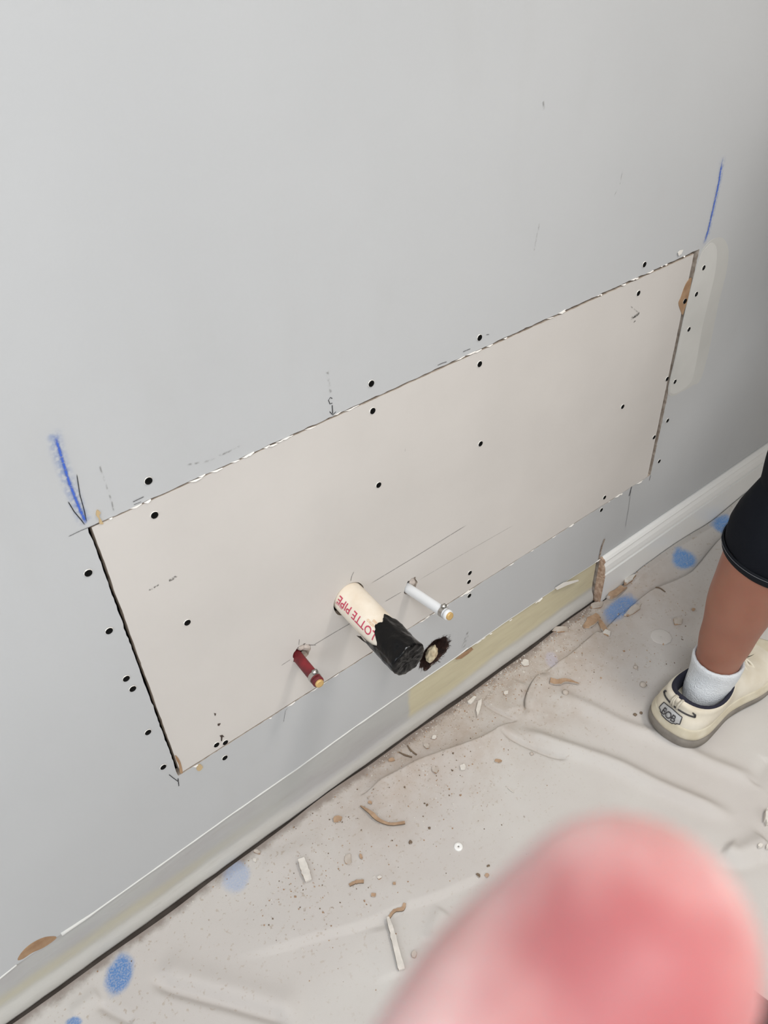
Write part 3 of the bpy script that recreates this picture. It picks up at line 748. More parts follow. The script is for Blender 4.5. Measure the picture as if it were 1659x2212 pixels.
spots = [(258, 2106, 28, 44, .25, (98, 136, 188), 1.0, 0), (511, 1895, 30, 34, .3, (150, 170, 204), .62, 0), (1336, 1316, 0, 0, 0, (112, 148, 198), .95, 1), (1478, 1209, 0, 0, 0, (108, 154, 210), 1.0, 2),
         (1572, 1134, 0, 0, 0, (108, 154, 210), 1.0, 3), (160, 2210, 18, 12, 0, (98, 136, 188), .9, 0), (1192, 1425, 14, 18, 0, (186, 184, 206), .5, 0)]
def world_spot(u, v, a, b, special):
    if special == 1: return F(1340, 1312, .009), .050, .024, .08
    if special == 2: return F(1478, 1209, .009), .030, .026, 0
    if special == 3: return F(1568, 1133, .009), .034, .030, 0
    p = F(u, v, .003); q = F(u+a, v, .003); r_ = F(u, v+b, .003)
    return p, (q-p).length, (r_-p).length, math.atan2((q-p).y, (q-p).x)
nsp = t.math('MULTIPLY', t.math('SUBTRACT', t.noise(45, 4), .5), .55)
for u, v, a, b, rot, col_, st, special in spots:
    p, ra, rb, ang = world_spot(u, v, a, b, special)
    dx = t.math('SUBTRACT', xyz[0], p.x); dy = t.math('SUBTRACT', xyz[1], p.y)
    ca, sa = math.cos(ang), math.sin(ang)
    ex = t.math('DIVIDE', t.math('ADD', t.math('MULTIPLY', dx, ca), t.math('MULTIPLY', dy, sa)), ra)
    ey = t.math('DIVIDE', t.math('SUBTRACT', t.math('MULTIPLY', dy, ca), t.math('MULTIPLY', dx, sa)), rb)
    r2 = t.math('SQRT', t.math('ADD', t.math('MULTIPLY', ex, ex), t.math('MULTIPLY', ey, ey)))
    mk = t.math('MULTIPLY', t.rng(t.math('ADD', r2, nsp), 1.22, .68), st)
    mk = t.math('MULTIPLY', mk, t.rng(t.noise(420, 2), .3, .6, .55, 1))
    c = t.mix(mk, c, lin(col_))
t.put(t.b.inputs['Base Color'], c)
t.bump(t.noise(900, 2), .25, .0006)
cloth = link('drop_cloth', me, M['cloth'], None, True)
tag(cloth, 'off-white canvas drop cloth with blue spots, wrinkled and dusty, covering the floor', 'drop cloth')

def cloth_z(x, y):
    i = int(np.clip(np.searchsorted(gx, x), 1, nx-1)); 
    j = int(np.argmin(np.abs(GY2[i]-y)))
    return float(Hh[i, j])
# ------------------------------------------------------------------ rubble
M['fragW'] = mat('fragment_white', (222, 217, 210), .9, bump=.5, bscale=250, var=.08, vscale=70)
M['fragG'] = mat('fragment_grey', (196, 188, 180), .9, bump=.6, bscale=250, col2=(176, 164, 152), vscale=60)
M['fragB'] = mat('fragment_brown', (184, 156, 130), .9, bump=.6, bscale=250, col2=(158, 128, 102), vscale=60)
M['fragD'] = mat('fragment_dark', (120, 104, 88), .9, bump=.6, bscale=250)
FM = {'W': [M['fragW'], M['fragB']], 'G': [M['fragG'], M['fragB']], 'B': [M['fragB'], M['fragG']], 'D': [M['fragD'], M['fragG']], 'V': [M['fragW'], M['fragW']]}
def fragment(name, u, v, L, Wd, ang, th, kind, label, cat, seed, lift=0, shape=None, group='scraps of broken drywall on the drop cloth'):
    a = math.radians(ang); rr = random.Random(seed)
    p = F(u, v, .004); q = F(u+math.cos(a)*L/2, v-math.sin(a)*L/2, .004); r_ = F(u+math.sin(a)*Wd/2, v+math.cos(a)*Wd/2, .004)
    ax = q-p; ay = r_-p; n = 11; pts = []
    if shape: pts = shape
    else:
        for k in range(n):
            t_ = 2*math.pi*(k+rr.uniform(-.3, .3))/n; rad = rr.uniform(.72, 1.08)
            x = abs(math.cos(t_))**.8*math.copysign(1, math.cos(t_)); y = abs(math.sin(t_))**.8*math.copysign(1, math.sin(t_))
            pts.append((x*rad, y*rad))
    z0 = cloth_z(p.x, p.y)
    bm = bmesh.new(); bot, top, mid = [], [], []
    for x, y in pts:
        w_ = ax*x+ay*y
        bot.append(bm.verts.new((w_.x*.93, w_.y*.93, 0)))
        mid.append(bm.verts.new((w_.x*1.0, w_.y*1.0, th*rr.uniform(.35, .7))))
        top.append(bm.verts.new((w_.x*.92, w_.y*.92, th*rr.uniform(.85, 1.15))))
    bm.faces.new(top); bm.faces.new(bot[::-1])
    m_ = len(pts)
    for k in range(m_):
        j = (k+1) % m_
        f = bm.faces.new((bot[k], bot[j], mid[j], mid[k])); f.material_index = 1
        f = bm.faces.new((mid[k], mid[j], top[j], top[k])); f.material_index = 1 if rr.random() < .4 else 0
    bmesh.ops.triangulate(bm, faces=[f for f in bm.faces if len(f.verts) > 4])
    o = from_bm(name, bm, FM[kind]); o.location = (p.x, p.y, z0+lift+.0002)
    tag(o, label, cat, group); return o
FR = [
 ('drywall_fragment', 1210, 1361, 36, 14, 2, .004, 'G', 'flat grey drywall scrap lying against the wall foot below the yellow strip'),
 ('drywall_fragment', 1287, 1310, 34, 14, 8, .006, 'G', 'grey wedge of drywall at the foot of the cut baseboard end'),
 ('drywall_fragment', 1331, 1286, 48, 18, 34, .012, 'B', 'brown and white crumbled drywall chunk wedged between baseboard and cloth hem'),
 ('drywall_fragment', 1356, 1264, 34, 12, 34, .010, 'W', 'white crumbled drywall chunk against the baseboard above the brown one'),
 ('drywall_fragment', 1277, 1345, 42, 22, 38, .006, 'B', 'brown torn drywall flake at the corner of the cloth hem'),
 ('drywall_fragment', 1302, 1358, 46, 12, -58, .008, 'B', 'narrow upright brown strip standing at the cloth hem corner'),
 ('drywall_fragment', 1310, 1374, 18, 14, -20, .004, 'W', 'small pale chip at the lower end of the brown strip by the hem corner'),
 ('drywall_fragment', 1366, 1325, 46, 16, 36, .006, 'G', 'long grey and brown drywall scrap just below the blue spot on the hem'),
 ('drywall_fragment', 1464, 1346, 24, 16, 5, .004, 'G', 'grey chip right of the round dust ring'),
 ('drywall_fragment', 1497, 1320, 10, 6, 0, .003, 'B', 'tiny brown chip nearest the bare calf'),
 ('drywall_fragment', 1135, 1433, 20, 15, -10, .004, 'W', 'pale square chip on the dusty cloth right of the wide waste pipe'),
 ('drywall_fragment', 1020, 1513, 26, 10, 45, .005, 'V', 'left white splinter of the chevron-shaped pair at the wall foot'),
 ('drywall_fragment', 1034, 1530, 42, 10, 78, .006, 'V', 'right white splinter of the chevron-shaped pair at the wall foot'),
 ('drywall_fragment', 1093, 1499, 12, 9, 20, .003, 'W', 'small pale chip beside the rolled cloth fold'),
 ('drywall_fragment', 939, 1672, 18, 14, -35, .004, 'G', 'grey square chip just below the rolled cloth edge'),
 ('drywall_fragment', 999, 1665, 14, 14, 10, .004, 'V', 'bright white chip right of the grey square one, below the rolled edge'),
 ('drywall_fragment', 1075, 1650, 17, 8, 0, .003, 'B', 'small orange-brown chip below the corner of the rolled cloth edge'),
 ('drywall_fragment', 846, 1642, 17, 9, 12, .003, 'B', 'small orange-brown chip on the rolled layer near the wall'),
 ('drywall_fragment', 922, 1613, 16, 12, -35, .003, 'G', 'grey chip lying in the dust above the rolled edge'),
 ('drywall_fragment', 938, 1594, 12, 10, 0, .003, 'W', 'pale chip in the dust a little above the grey one'),
 ('drywall_fragment', 730, 1772, 22, 17, 15, .004, 'B', 'soft brown crumb of drywall left of the twisted brown strip'),
 ('drywall_fragment', 752, 1858, 17, 28, 0, .002, 'G', 'thin faint grey flake right of the white brown-edged piece'),
 ('drywall_fragment', 807, 1937, 14, 11, 10, .003, 'B', 'small brown chip above the long white paper strip'),
 ('drywall_fragment', 780, 1853, 7, 14, 20, .003, 'B', 'tiny upright brown chip right of the thin grey flake'),
 ('drywall_fragment', 887, 1823, 9, 10, 0, .003, 'D', 'tiny dark clot left of the white disc'),
 ('drywall_fragment', 895, 2063, 16, 15, 60, .004, 'G', 'pinkish grey chip beside the lower end of the long white strip'),
 ('drywall_fragment', 1033, 1894, 13, 7, -38, .003, 'D', 'dark chip, left one of three close to the blurred fingertip'),
 ('drywall_fragment', 1052, 1893, 10, 11, 60, .003, 'B', 'brown chip, right one of three close to the blurred fingertip'),
 ('drywall_fragment', 1055, 1873, 9, 6, 10, .002, 'D', 'dark speck, topmost of three close to the blurred fingertip'),
 ('drywall_fragment', 820, 1898, 11, 8, 20, .003, 'W', 'lone white chip above the brown one near the long strip'),
 ('drywall_fragment', 852, 1912, 8, 6, 20, .003, 'B', 'lone brown speck right of the white chip above the long strip'),
 ('drywall_fragment', 556, 1842, 17, 9, -20, .003, 'G', 'grey chip by the wall above the faded blue spot'),
 ('drywall_fragment', 551, 1860, 10, 10, 0, .003, 'V', 'round white chip touching the top of the faded blue spot'),
 ('drywall_fragment', 1655, 1768, 14, 40, 0, .012, 'V', 'white lump at the right edge of the photo in a cloth fold'),
 ('drywall_fragment', 1638, 1836, 12, 10, 0, .005, 'V', 'left of two small white bits at the right edge of the photo'),
 ('drywall_fragment', 1654, 1838, 10, 11, 0, .005, 'V', 'right of two small white bits at the right edge of the photo'),
 ('drywall_fragment', 800, 1398+340, 10, 8, 0, .003, 'B', 'small brown crumb above the twisted brown strip'),
]
for k, (nm, u, v, L, Wd, an, th, kd, lab) in enumerate(FR): fragment(nm, u, v, L, Wd, an, th, kd, lab, 'debris', 20+k)
# pebbles of plaster
for k, (u, v, s_, lab) in enumerate([(1388, 1483, 15, 'round plaster pebble left of the sneaker heel'), (1372, 1446, 10, 'smaller bright pebble above the round one left of the sneaker'), (1221, 1500, 14, 'dull pebble below the brown forked scrap'),
                     (1371, 1547, 8, 'left of two dark specks beside the sneaker sole'), (1384, 1543, 7, 'right of two dark specks beside the sneaker sole'), (1148, 1632, 9, 'pebble below the folded cloth ridge')]):
    p = F(u, v, .003); r = (F(u+s_/2, v, .003)-p).length; bm = bmesh.new(); bmesh.ops.create_icosphere(bm, subdivisions=2, radius=r)
    for vv in bm.verts: vv.co *= 1+.3*mnoise.noise(vv.co*300+Vector((k, 0, 0))); vv.co.z *= .55
    o = from_bm('plaster_pebble', bm, M['fragD'] if 'dark' in lab else M['fragG'], None, True); o.location = (p.x, p.y, cloth_z(p.x, p.y)+r*.45)
    tag(o, lab, 'debris', 'plaster pebbles on the drop cloth')
# curved strips
def strip(name, px, wpx, mt, label, th=.002, lift=None, seed=1, cat='debris'):
    P = smooth([Vector((F(u, v, .004).x, F(u, v, .004).y)) for u, v in px], 5); n = len(P)
    k = (F(px[0][0]+1, px[0][1])-F(*px[0])).length
    bm = bmesh.new(); rows = []
    for i, p in enumerate(P):
        s = i/(n-1); d = (P[min(i+1, n-1)]-P[max(i-1, 0)]).normalized(); nn = Vector((-d.y, d.x))
        wd = (wpx[0]+(wpx[1]-wpx[0])*s if len(wpx) == 2 else np.interp(s, np.linspace(0, 1, len(wpx)), wpx))*k/2*(1+.25*mnoise.noise(Vector((i*.9, seed, 0))))
        z = cloth_z(p.x, p.y)+.0004+(np.interp(s, np.linspace(0, 1, len(lift)), lift) if lift else 0)
        a = p+nn*wd; b = p-nn*wd
        rows.append([bm.verts.new((a.x, a.y, z)), bm.verts.new((a.x, a.y, z+th)), bm.verts.new((b.x, b.y, z+th*1.4)), bm.verts.new((b.x, b.y, z))])
    for a, b in zip(rows, rows[1:]):
        for i in range(4):
            f = bm.faces.new((a[i], a[(i+1) % 4], b[(i+1) % 4], b[i])); f.material_index = 0 if i == 1 else 1
    bm.faces.new(rows[0]); bm.faces.new(rows[-1][::-1])
    return tag(from_bm(name, bm, mt), label, cat)
strip('paper_strip', [(779, 1744), (800, 1760), (818, 1776), (845, 1785), (875, 1782)], (2, 10, 6, 7), [M['fragB'], M['fragD']], 'curved brown strip of torn paper lying on the cloth', lift=(.001, .004, .001, .002))
strip('paper_strip', [(652, 1862), (660, 1885), (668, 1908)], (14, 17, 14), [M['fragW'], M['fragB']], 'short white rectangular piece with crumbly brown edges', .004, lift=(.004, .002, .001), seed=4)
strip('paper_strip', [(838, 1985), (848, 2020), (858, 2060), (868, 2098)], (6, 11, 12, 14), [M['fragW'], M['fragD']], 'long thin white strip with dark torn edge near the blurred finger', .004, lift=(.004, .002, .001), seed=6)
strip('paper_strip', [(840, 1983), (852, 1970), (870, 1965), (874, 1955)], (6, 7, 9, 6), [M['fragB'], M['fragD']], 'bent brown curl at the top of the long white strip', .002, seed=7)
strip('paper_strip', [(755, 1915), (770, 1908), (786, 1907)], (6, 8, 7), [M['fragB'], M['fragD']], 'small brown strip above the long white strip, left of the brown chip', .002, seed=8)
strip('paper_strip', [(1188, 1473), (1206, 1476), (1222, 1474), (1250, 1482)], (16, 14, 10, 3), [M['fragB'], M['fragG']], 'brown forked scrap of torn paper on the cloth below the folded hem', .003, lift=(.001, .003, .001), seed=9)
strip('paper_strip', [(1407, 1276), (1422, 1276), (1436, 1284)], (2, 3, 2), [M['fragD'], M['fragD']], 'thin dark splinter just below the hem edge left of the calf', .0015, seed=10)
strip('paper_strip', [(862, 1625), (876, 1632), (890, 1636)], (2, 4, 3), [M['fragD'], M['fragD']], 'lower dark splinter in the dust by the wall', .0015, seed=11)
strip('paper_strip', [(880, 1610), (888, 1622), (900, 1631)], (2, 4, 3), [M['fragD'], M['fragD']], 'upper dark splinter in the dust by the wall', .0015, seed=12)
strip('paper_strip', [(1097, 1705), (1104, 1711), (1110, 1715)], (3, 4, 2), [M['fragW'], M['fragW']], 'tiny white splinter in the open middle of the cloth', .0015, seed=13)
# flattened ring of dust and white washer
def disc(name, u, v, wpx, hole, th, mt, label, jit, cat):
    p = F(u, v, .004); r = (F(u+wpx/2, v, .004)-p).length; bm = bmesh.new(); N = 40; R_ = []
    for k, (rad, z) in enumerate(((hole, th*.7), (hole+.08, th), (.92, th), (1.0, th*.6), (1.02, 0))):
        R_.append([bm.verts.new((r*rad*math.cos(2*math.pi*i/N)*(1+jit*mnoise.noise(Vector((math.cos(2*math.pi*i/N)*3, math.sin(2*math.pi*i/N)*3, 3)))), r*rad*math.sin(2*math.pi*i/N)*(1+jit*mnoise.noise(Vector((math.sin(2*math.pi*i/N)*3, 5, math.cos(2*math.pi*i/N)*3)))), z)) for i in range(N)])
    for a, b in zip(R_, R_[1:]):
        for i in range(N): bm.faces.new((a[i], a[(i+1) % N], b[(i+1) % N], b[i]))
    o = from_bm(name, bm, mt, None, True); o.location = (p.x, p.y, cloth_z(p.x, p.y)+.0003); return tag(o, label, cat)
disc('drywall_disc', 1427, 1378, 44, .05, .0012, mat('disc_paper', (203, 198, 193), .9), 'round thin cut-out disc of drywall face lying on the cloth', .14, 'debris')
disc('washer', 990, 1832, 19, .2, .0022, M['trim'], 'round white washer with a small centre hole on the cloth', .02, 'washer')
# crumbs, too many to count
rr = random.Random(11); V, Fc, MI = [], [], []
def crumb(x, y, s, mi):
    z = cloth_z(x, y); b0 = len(V); a = rr.uniform(0, 6.28)
    for k in range(4): V.append((x+s*math.cos(a+k*1.57+rr.uniform(-.4, .4))*rr.uniform(.5, 1), y+s*math.sin(a+k*1.57)*rr.uniform(.5, 1), z))
    for k in range(3): V.append((x+s*.6*math.cos(a+k*2.1)*rr.uniform(.4, 1), y+s*.6*math.sin(a+k*2.1)*rr.uniform(.4, 1), z+s*rr.uniform(.5, 1)))
    for f in ((0, 1, 4), (1, 2, 5), (2, 3, 6), (3, 0, 4), (1, 5, 4), (2, 6, 5), (3, 4, 6), (4, 5, 6)): Fc.append(tuple(b0+q for q in f)); MI.append(mi)
for _ in range(1250):                       # along the wall foot
    x = rr.triangular(.38, 1.10, .75); y = -.010-rr.expovariate(1/.030)
    crumb(x, y, rr.uniform(.0006, .0019)*(1.6 if rr.random() < .08 else 1), rr.choice((0, 0, 0, 1, 1, 1, 2)))
for (u, v), rad, n in [((960, 1680), .10, 260), ((860, 1740), .12, 240), ((700, 1830), .10, 260), ((640, 1900), .09, 120), ((1250, 1420), .07, 150), ((1150, 1480), .07, 120), ((1230, 1330), .05, 130), ((1400, 1420), .10, 120), ((720, 1960), .1, 80), ((1060, 1760), .13, 90), ((1350, 1250), .04, 60), ((1340, 1335), .04, 50), ((1450, 1340), .06, 60), ((640, 1965), .06, 50), ((430, 1990), .12, 40)]:
    c_ = F(u, v)
    for _ in range(int(n*.6)):
        x = rr.gauss(c_.x, rad*.55); y = min(rr.gauss(c_.y, rad*.55), -.020)
        crumb(x, y, rr.uniform(.0006, .0020)*(1.7 if rr.random() < .06 else 1), rr.choice((0, 0, 1, 1, 1, 2, 2, 3)))
me = bpy.data.meshes.new('plaster_crumbs'); me.from_pydata(V, [], Fc)
o = link('plaster_crumbs', me, [M['fragW'], M['fragG'], M['fragB'], M['fragD']]); me.polygons.foreach_set('material_index', MI)
tag(o, 'scattered plaster crumbs and dust on the drop cloth along the wall', 'debris', kind='stuff')

# ------------------------------------------------------------------ people
def remesh(bm, voxel, smooth_it=6, fac=.5):
    me = bpy.data.meshes.new('t'); bmesh.ops.recalc_face_normals(bm, faces=bm.faces); bm.to_mesh(me); bm.free()
    o = bpy.data.objects.new('t', me); COL.objects.link(o)
    md = o.modifiers.new('r', 'REMESH'); md.mode = 'VOXEL'; md.voxel_size = voxel; md.use_smooth_shade = True
    ms = o.modifiers.new('s', 'SMOOTH'); ms.iterations = smooth_it; ms.factor = fac
    out = eval_mesh(o); bpy.data.objects.remove(o); return out
def limb(bm, pts, rad, seg=28, sub=5, sq=None):
    P = [Vector(p) for p in pts]; out = []; rs = []
    for i in range(len(P)-1):
        p0 = P[max(i-1, 0)]; p1 = P[i]; p2 = P[i+1]; p3 = P[min(i+2, len(P)-1)]
        for k in range(sub):
            s = k/sub; out.append(.5*((2*p1)+(p2-p0)*s+(2*p0-5*p1+4*p2-p3)*s*s+(3*p1-p0-3*p2+p3)*s**3))
            ss = s*s*(3-2*s); rs.append(rad[i]*(1-ss)+rad[i+1]*ss)
    out.append(P[-1]); rs.append(rad[-1])
    # round ends
    d0 = (out[0]-out[1]).normalized(); d1 = (out[-1]-out[-2]).normalized(); r0 = rs[0]; r1 = rs[-1]
    pre = [(out[0]+d0*r0*math.sin(a), r0*math.cos(a)) for a in (1.45, 1.15, .8, .4)]
    post = [(out[-1]+d1*r1*math.sin(a), r1*math.cos(a)) for a in (.4, .8, 1.15, 1.45)]
    out = [p for p, _ in pre]+out+[p for p, _ in post]; rs = [r for _, r in pre]+rs+[r for _, r in post]
    tube(bm, out, rs, seg, True, sq)
M['skinleg'] = mat('tanned_skin', (158, 110, 91), .5, bump=.08, bscale=600, col2=(150, 101, 83), vscale=14, sss=.003, spec=.4)
M['trouser'] = mat('black_knit_fabric', (17, 20, 27), .85, bump=.25, bscale=700, spec=.15)
M['hem'] = mat('black_hem_fabric', (24, 27, 32), .85, bump=.4, bscale=500, spec=.15)
M['stitch'] = mat('grey_thread', (110, 112, 116), .8)
M['shirt'] = mat('grey_shirt_fabric', (96, 100, 108), .9)
M['hair'] = mat('dark_hair', (38, 30, 26), .6)
M['sock'] = mat('white_terry_sock', (226, 230, 234), .95, bump=1.0, bscale=420, spec=.05, bdist=.002)
M['leather'] = mat('cream_leather', (226, 220, 206), .5, bump=.15, bscale=120, col2=(212, 203, 184), vscale=22, spec=.4)
M['midsole'] = mat('cream_midsole', (218, 211, 192), .55, bump=.2, bscale=90, col2=(200, 190, 166), vscale=25)
M['outsole'] = mat('grey_rubber', (138, 132, 124), .7, bump=.2, bscale=200, col2=(118, 112, 106), vscale=40)
M['lining'] = mat('navy_lining', (38, 38, 52), .9, bump=.4, bscale=500)
M['toe'] = mat('tan_panel', (206, 186, 154), .55, col2=(190, 168, 136), vscale=26)
M['darktrim'] = mat('dark_trim', (60, 58, 60), .6)
M['badge'] = mat('badge_silver', (190, 190, 190), .4, metal=.3)
M['stripe'] = mat('silver_loop', (196, 190, 176), .5, metal=.2)
SX = [0, .004, .012, .03, .055, .09, .13, .17, .21, .245, .275, .297, .307, .310]
SWd = [0, .024, .039, .052, .056, .051, .045, .049, .056, .056, .048, .032, .016, 0]
def shoe(parent_, origin, rz, mats, detail=True):
    """sneaker, local x = heel to toe"""
    up, midm, outm, lin_, = mats
    MW = Matrix.Translation(origin) @ Matrix.Rotation(rz, 4, 'Z')
    N = 60; xs_ = [(.31*(1-math.cos(math.pi*k/N))/2) for k in range(N+1)]
    def outl(sc=1.0, inset=0.0):
        pts = []
        for x in xs_: pts.append((x, max(0, np.interp(x, SX, SWd))))
        full = pts+[(x, -y) for x, y in pts[-2:0:-1]]
        # smooth the outline
        P = np.array(full)
        for _ in range(4): P = (np.roll(P, 1, 0)+P*2+np.roll(P, -1, 0))/4
        c_ = np.array((.155, 0)); 
        P[:, 1] = P[:, 1]*(1-inset/.05); P[:, 0] = .155+(P[:, 0]-.155)*(1-inset/.155)
        return P
    def stack(name, levels, mt, parent, rocker=True, closed=True):
        bm = bmesh.new(); rings = []
        for inset, z, hz in levels:
            P = outl(1, inset)
            rk = [(.016*max(0, (x-.21)/.1)**2+.007*max(0, (.035-x)/.035)**1.5) if rocker else 0 for x, y in P]
            rings.append([bm.verts.new((x, y, z+hz*max(0, 1-x/.2)+r_)) for (x, y), r_ in zip(P, rk)])
        n = len(rings[0])
        for a, b in zip(rings, rings[1:]):
            for i in range(n): bm.faces.new((a[i], a[(i+1) % n], b[(i+1) % n], b[i]))
        if closed: bm.faces.new(rings[0][::-1]); bm.faces.new(rings[-1])
        bm.transform(MW); return from_bm(name, bm, mt, parent, True)
    # upper
    Pb = outl(1, .006); n = len(Pb); bm = bmesh.new(); rings = []
    def collar(a):      # opening, a=pi at heel
        x = .094+.066*math.cos(a); y = .043*math.sin(a)
        z = .096-.004*math.cos(a)-.020*abs(math.sin(a))**1.6+(.012 if math.cos(a) < -.9 else 0)*0
        return Vector((x, y, z))
    Q = []
    for x, y in Pb:
        if x < .145:
            fr = x/.145; a = math.pi*(1-fr*.93); q = collar(a if y >= 0 else -a)
        else:
            zt = np.interp(x, [.145, .16, .19, .23, .26, .29, .31], [.092, .088, .076, .060, .054, .044, .034])
            q = Vector((.160+(x-.145)*.93 if x < .3 else x-.004, np.sign(y)*.004*max(0, 1-(x-.145)/.1), zt))
        Q.append(q)
    base = [Vector((x, y, .034+.013*max(0, 1-x/.2)+.016*max(0, (x-.21)/.1)**2)) for x, y in Pb]
    S_ = 14
    for j in range(S_+1):
        a = j/S_*math.pi/2; row = []
        for p, q in zip(base, Q):
            heel = max(0, 1-p.x/.10)
            hx = (1-math.cos(a)); bulge = .004*math.sin(2*a)*(1-heel)
            c_ = p.lerp(q, hx); z = p.z+(q.z-p.z)*math.sin(a)
            out_ = Vector((p.x-.08, p.y, 0)); out_ = out_.normalized() if out_.length > 0 else out_
            c_ = Vector((c_.x, c_.y, z))+out_*bulge
            if heel > 0: c_ += out_*(-.007*math.exp(-((a-.75)/.3)**2)*heel)      # waist of the heel counter
            row.append(bm.verts.new(c_))
        rings.append(row)
    for a, b in zip(rings, rings[1:]):
        for i in range(n):
            f = bm.faces.new((a[i], a[(i+1) % n], b[(i+1) % n], b[i]))
    bmesh.ops.remove_doubles(bm, verts=bm.verts, dist=.0005)
    bm.transform(MW); upper = from_bm('shoe', bm, up, parent_, True)
    stack('outsole', [(.012, .0, 0), (.005, .0015, 0), (.0, .006, .002), (.0, .013, .008), (.003, .017, .011)], outm, upper)
    stack('midsole', [(.003, .0155, .011), (.0012, .020, .012), (.0018, .027, .013), (.0045, .033, .014), (.0045, .037, .014), (.009, .040, .014)], midm, upper)
    # collar lining: rolled tube plus inner sleeve
    bm = bmesh.new(); K = 48
    ring = [collar(2*math.pi*k/K) for k in range(K)]; prev = None; rows = []
    for s_, dz in ((1.04, -.001), (1.0, .0028), (.93, .0025), (.86, -.003), (.80, -.014), (.78, -.040)):
        rows.append([bm.verts.new(Vector((.094+(p.x-.094)*s_, p.y*s_, p.z+dz))) for p in ring])
    for a, b in zip(rows, rows[1:]):
        for i in range(K): bm.faces.new((a[i], a[(i+1) % K], b[(i+1) % K], b[i]))
    bm.faces.new(rows[-1])
    bm.transform(MW); from_bm('collar_lining', bm, lin_, upper, True)
    if not detail: return upper
    def surf(a_s, lat, out=.0012):
        """point on the heel counter: a_s height 0..1, lat sideways metres"""
        y = lat; i = min(range(n), key=lambda k: abs(Pb[k][1]-y)+(0 if Pb[k][0] < .08 else 1))
        j = a_s*S_; j0 = int(j); fr = j-j0; j0 = min(j0, S_-1)
        row = []
        for jj in (j0, j0+1):
            a = jj/S_*math.pi/2
            p, q = base[i], Q[i]; heel = max(0, 1-p.x/.10)
            c_ = p.lerp(q, 1-math.cos(a)); z = p.z+(q.z-p.z)*math.sin(a); o_ = Vector((p.x-.08, p.y, 0)).normalized()
            row.append(Vector((c_.x, c_.y, z))+o_*(.004*math.sin(2*a)*(1-heel)-.007*math.exp(-((a-.75)/.3)**2)*heel+out))
        return row[0].lerp(row[1], fr)
    # dark line across the heel
    bm = bmesh.new()
    pts = [surf(.60, -.041), surf(.46, -.036)]+[surf(.44+.02*math.cos(k/10*3.1), -.036+.072*k/20, .0012) for k in range(21)]+[surf(.46, .036), surf(.60, .041)]
    pts = [surf(.47, -.040+.08*k/24) for k in range(25)]
    tube(bm, pts, .0015, 6)
    tube(bm, [surf(.47, .040), surf(.55, .0405), surf(.63, .038)], [.0015, .002, .001], 6); tube(bm, [surf(.47, -.040), surf(.55, -.0405), surf(.63, -.038)], [.0015, .002, .001], 6)
    bm.transform(MW); from_bm('heel_piping', bm, M['darktrim'], upper, True)
    # loop
    bm = bmesh.new()
    for off in (-.0062, .0, .0062):
        w_ = .0022
        pts = [surf(.52, off, .005), surf(.64, off, .005), surf(.8, off, .006), surf(.97, off, .003)+Vector((0, 0, .001)), Vector((.032, off, .095)), Vector((.038, off, .085))]
        tube(bm, pts, [.0026]*6, 8, True, (1, .8))
    bm.transform(MW); from_bm('pull_loop', bm, M['stripe'], upper, True)
    # badge with its letters on the heel
    hexp = [(-.020, .008), (0, .0105), (.020, .008), (.0205, -.003), (.010, -.0085), (-.010, -.0085), (-.0205, -.003)]
    def bw(x, z, o_=.0012): return surf(.25+z/.062, -x, o_+.0012)
    bm = bmesh.new(); vs = []
    hp_ = []
    for a, b in zip(hexp, hexp[1:]+hexp[:1]):
        for k in range(4): hp_.append((a[0]+(b[0]-a[0])*k/4, a[1]+(b[1]-a[1])*k/4))
    cen = bm.verts.new(bw(0, 0, .0022)); rim = [bm.verts.new(bw(x, z, .0018)) for x, z in hp_]
    mid_ = [bm.verts.new(bw(x*.5, z*.5, .0022)) for x, z in hp_]
    for i in range(len(rim)):
        j = (i+1) % len(rim); bm.faces.new((rim[i], rim[j], mid_[j], mid_[i])); bm.faces.new((mid_[i], mid_[j], cen))
    bm.transform(MW); bd = from_bm('heel_badge', bm, M['badge'], upper, False)
    bm = bmesh.new(); pp = [bw(x, z, .0022) for x, z in hp_]; tube(bm, pp+[pp[0]], .0009, 5, False)
    bm.transform(MW); from_bm('badge_border', bm, M['darktrim'], upper, True)
    cu = bpy.data.curves.new('t', 'FONT'); cu.body = 'BOB'; cu.size = .0145; cu.align_x = 'CENTER'; cu.align_y = 'CENTER'; cu.offset = .0002; cu.space_character = .95
    tmp = bpy.data.objects.new('tmp', cu); COL.objects.link(tmp); me_ = eval_mesh(tmp); bpy.data.objects.remove(tmp); bpy.data.curves.remove(cu)
    bm = bmesh.new(); bm.from_mesh(me_); bmesh.ops.subdivide_edges(bm, edges=bm.edges, cuts=1)
    nb = lambda x, z: (Vector(bw(-.02, z, .0029)).lerp(Vector(bw(.02, z, .0029)), .5)*0+Vector(bw(x, z, .0029)))
    K0 = {}
    for v in bm.verts: v.co = smooth_bw(bw, v.co.x, v.co.y)
    me_ = bpy.data.meshes.new('badge_letters'); bm.transform(MW); bm.to_mesh(me_); bm.free(); link('badge_letters', me_, M['darktrim'], upper)
    # side lines and laces
    bm = bmesh.new()
    for sgn in (-1, 1):
        for k in range(4):
            xx = .135+.022*k; zt = np.interp(xx, [.125, .15, .19, .23], [.094, .090, .077, .064])
            pts = [Vector((xx, sgn*.024, zt-.012)), Vector((xx+.003, sgn*.014, zt-.001)), Vector((xx+.006, 0, zt+.004)), Vector((xx+.010, -sgn*.014, zt+.001)), Vector((xx+.014, -sgn*.024, zt-.012))]
            tube(bm, smooth(pts, 4), .0024, 6)
    bm.transform(MW); from_bm('laces', bm, M['leather'], upper, True)
    return upper
def smooth_bw(bw, x, z):
    pts = [Vector(bw(x+dx, z, .0036)) for dx in (-.004, -.002, 0, .002, .004)]
    p = sum(pts, Vector())/5; return p
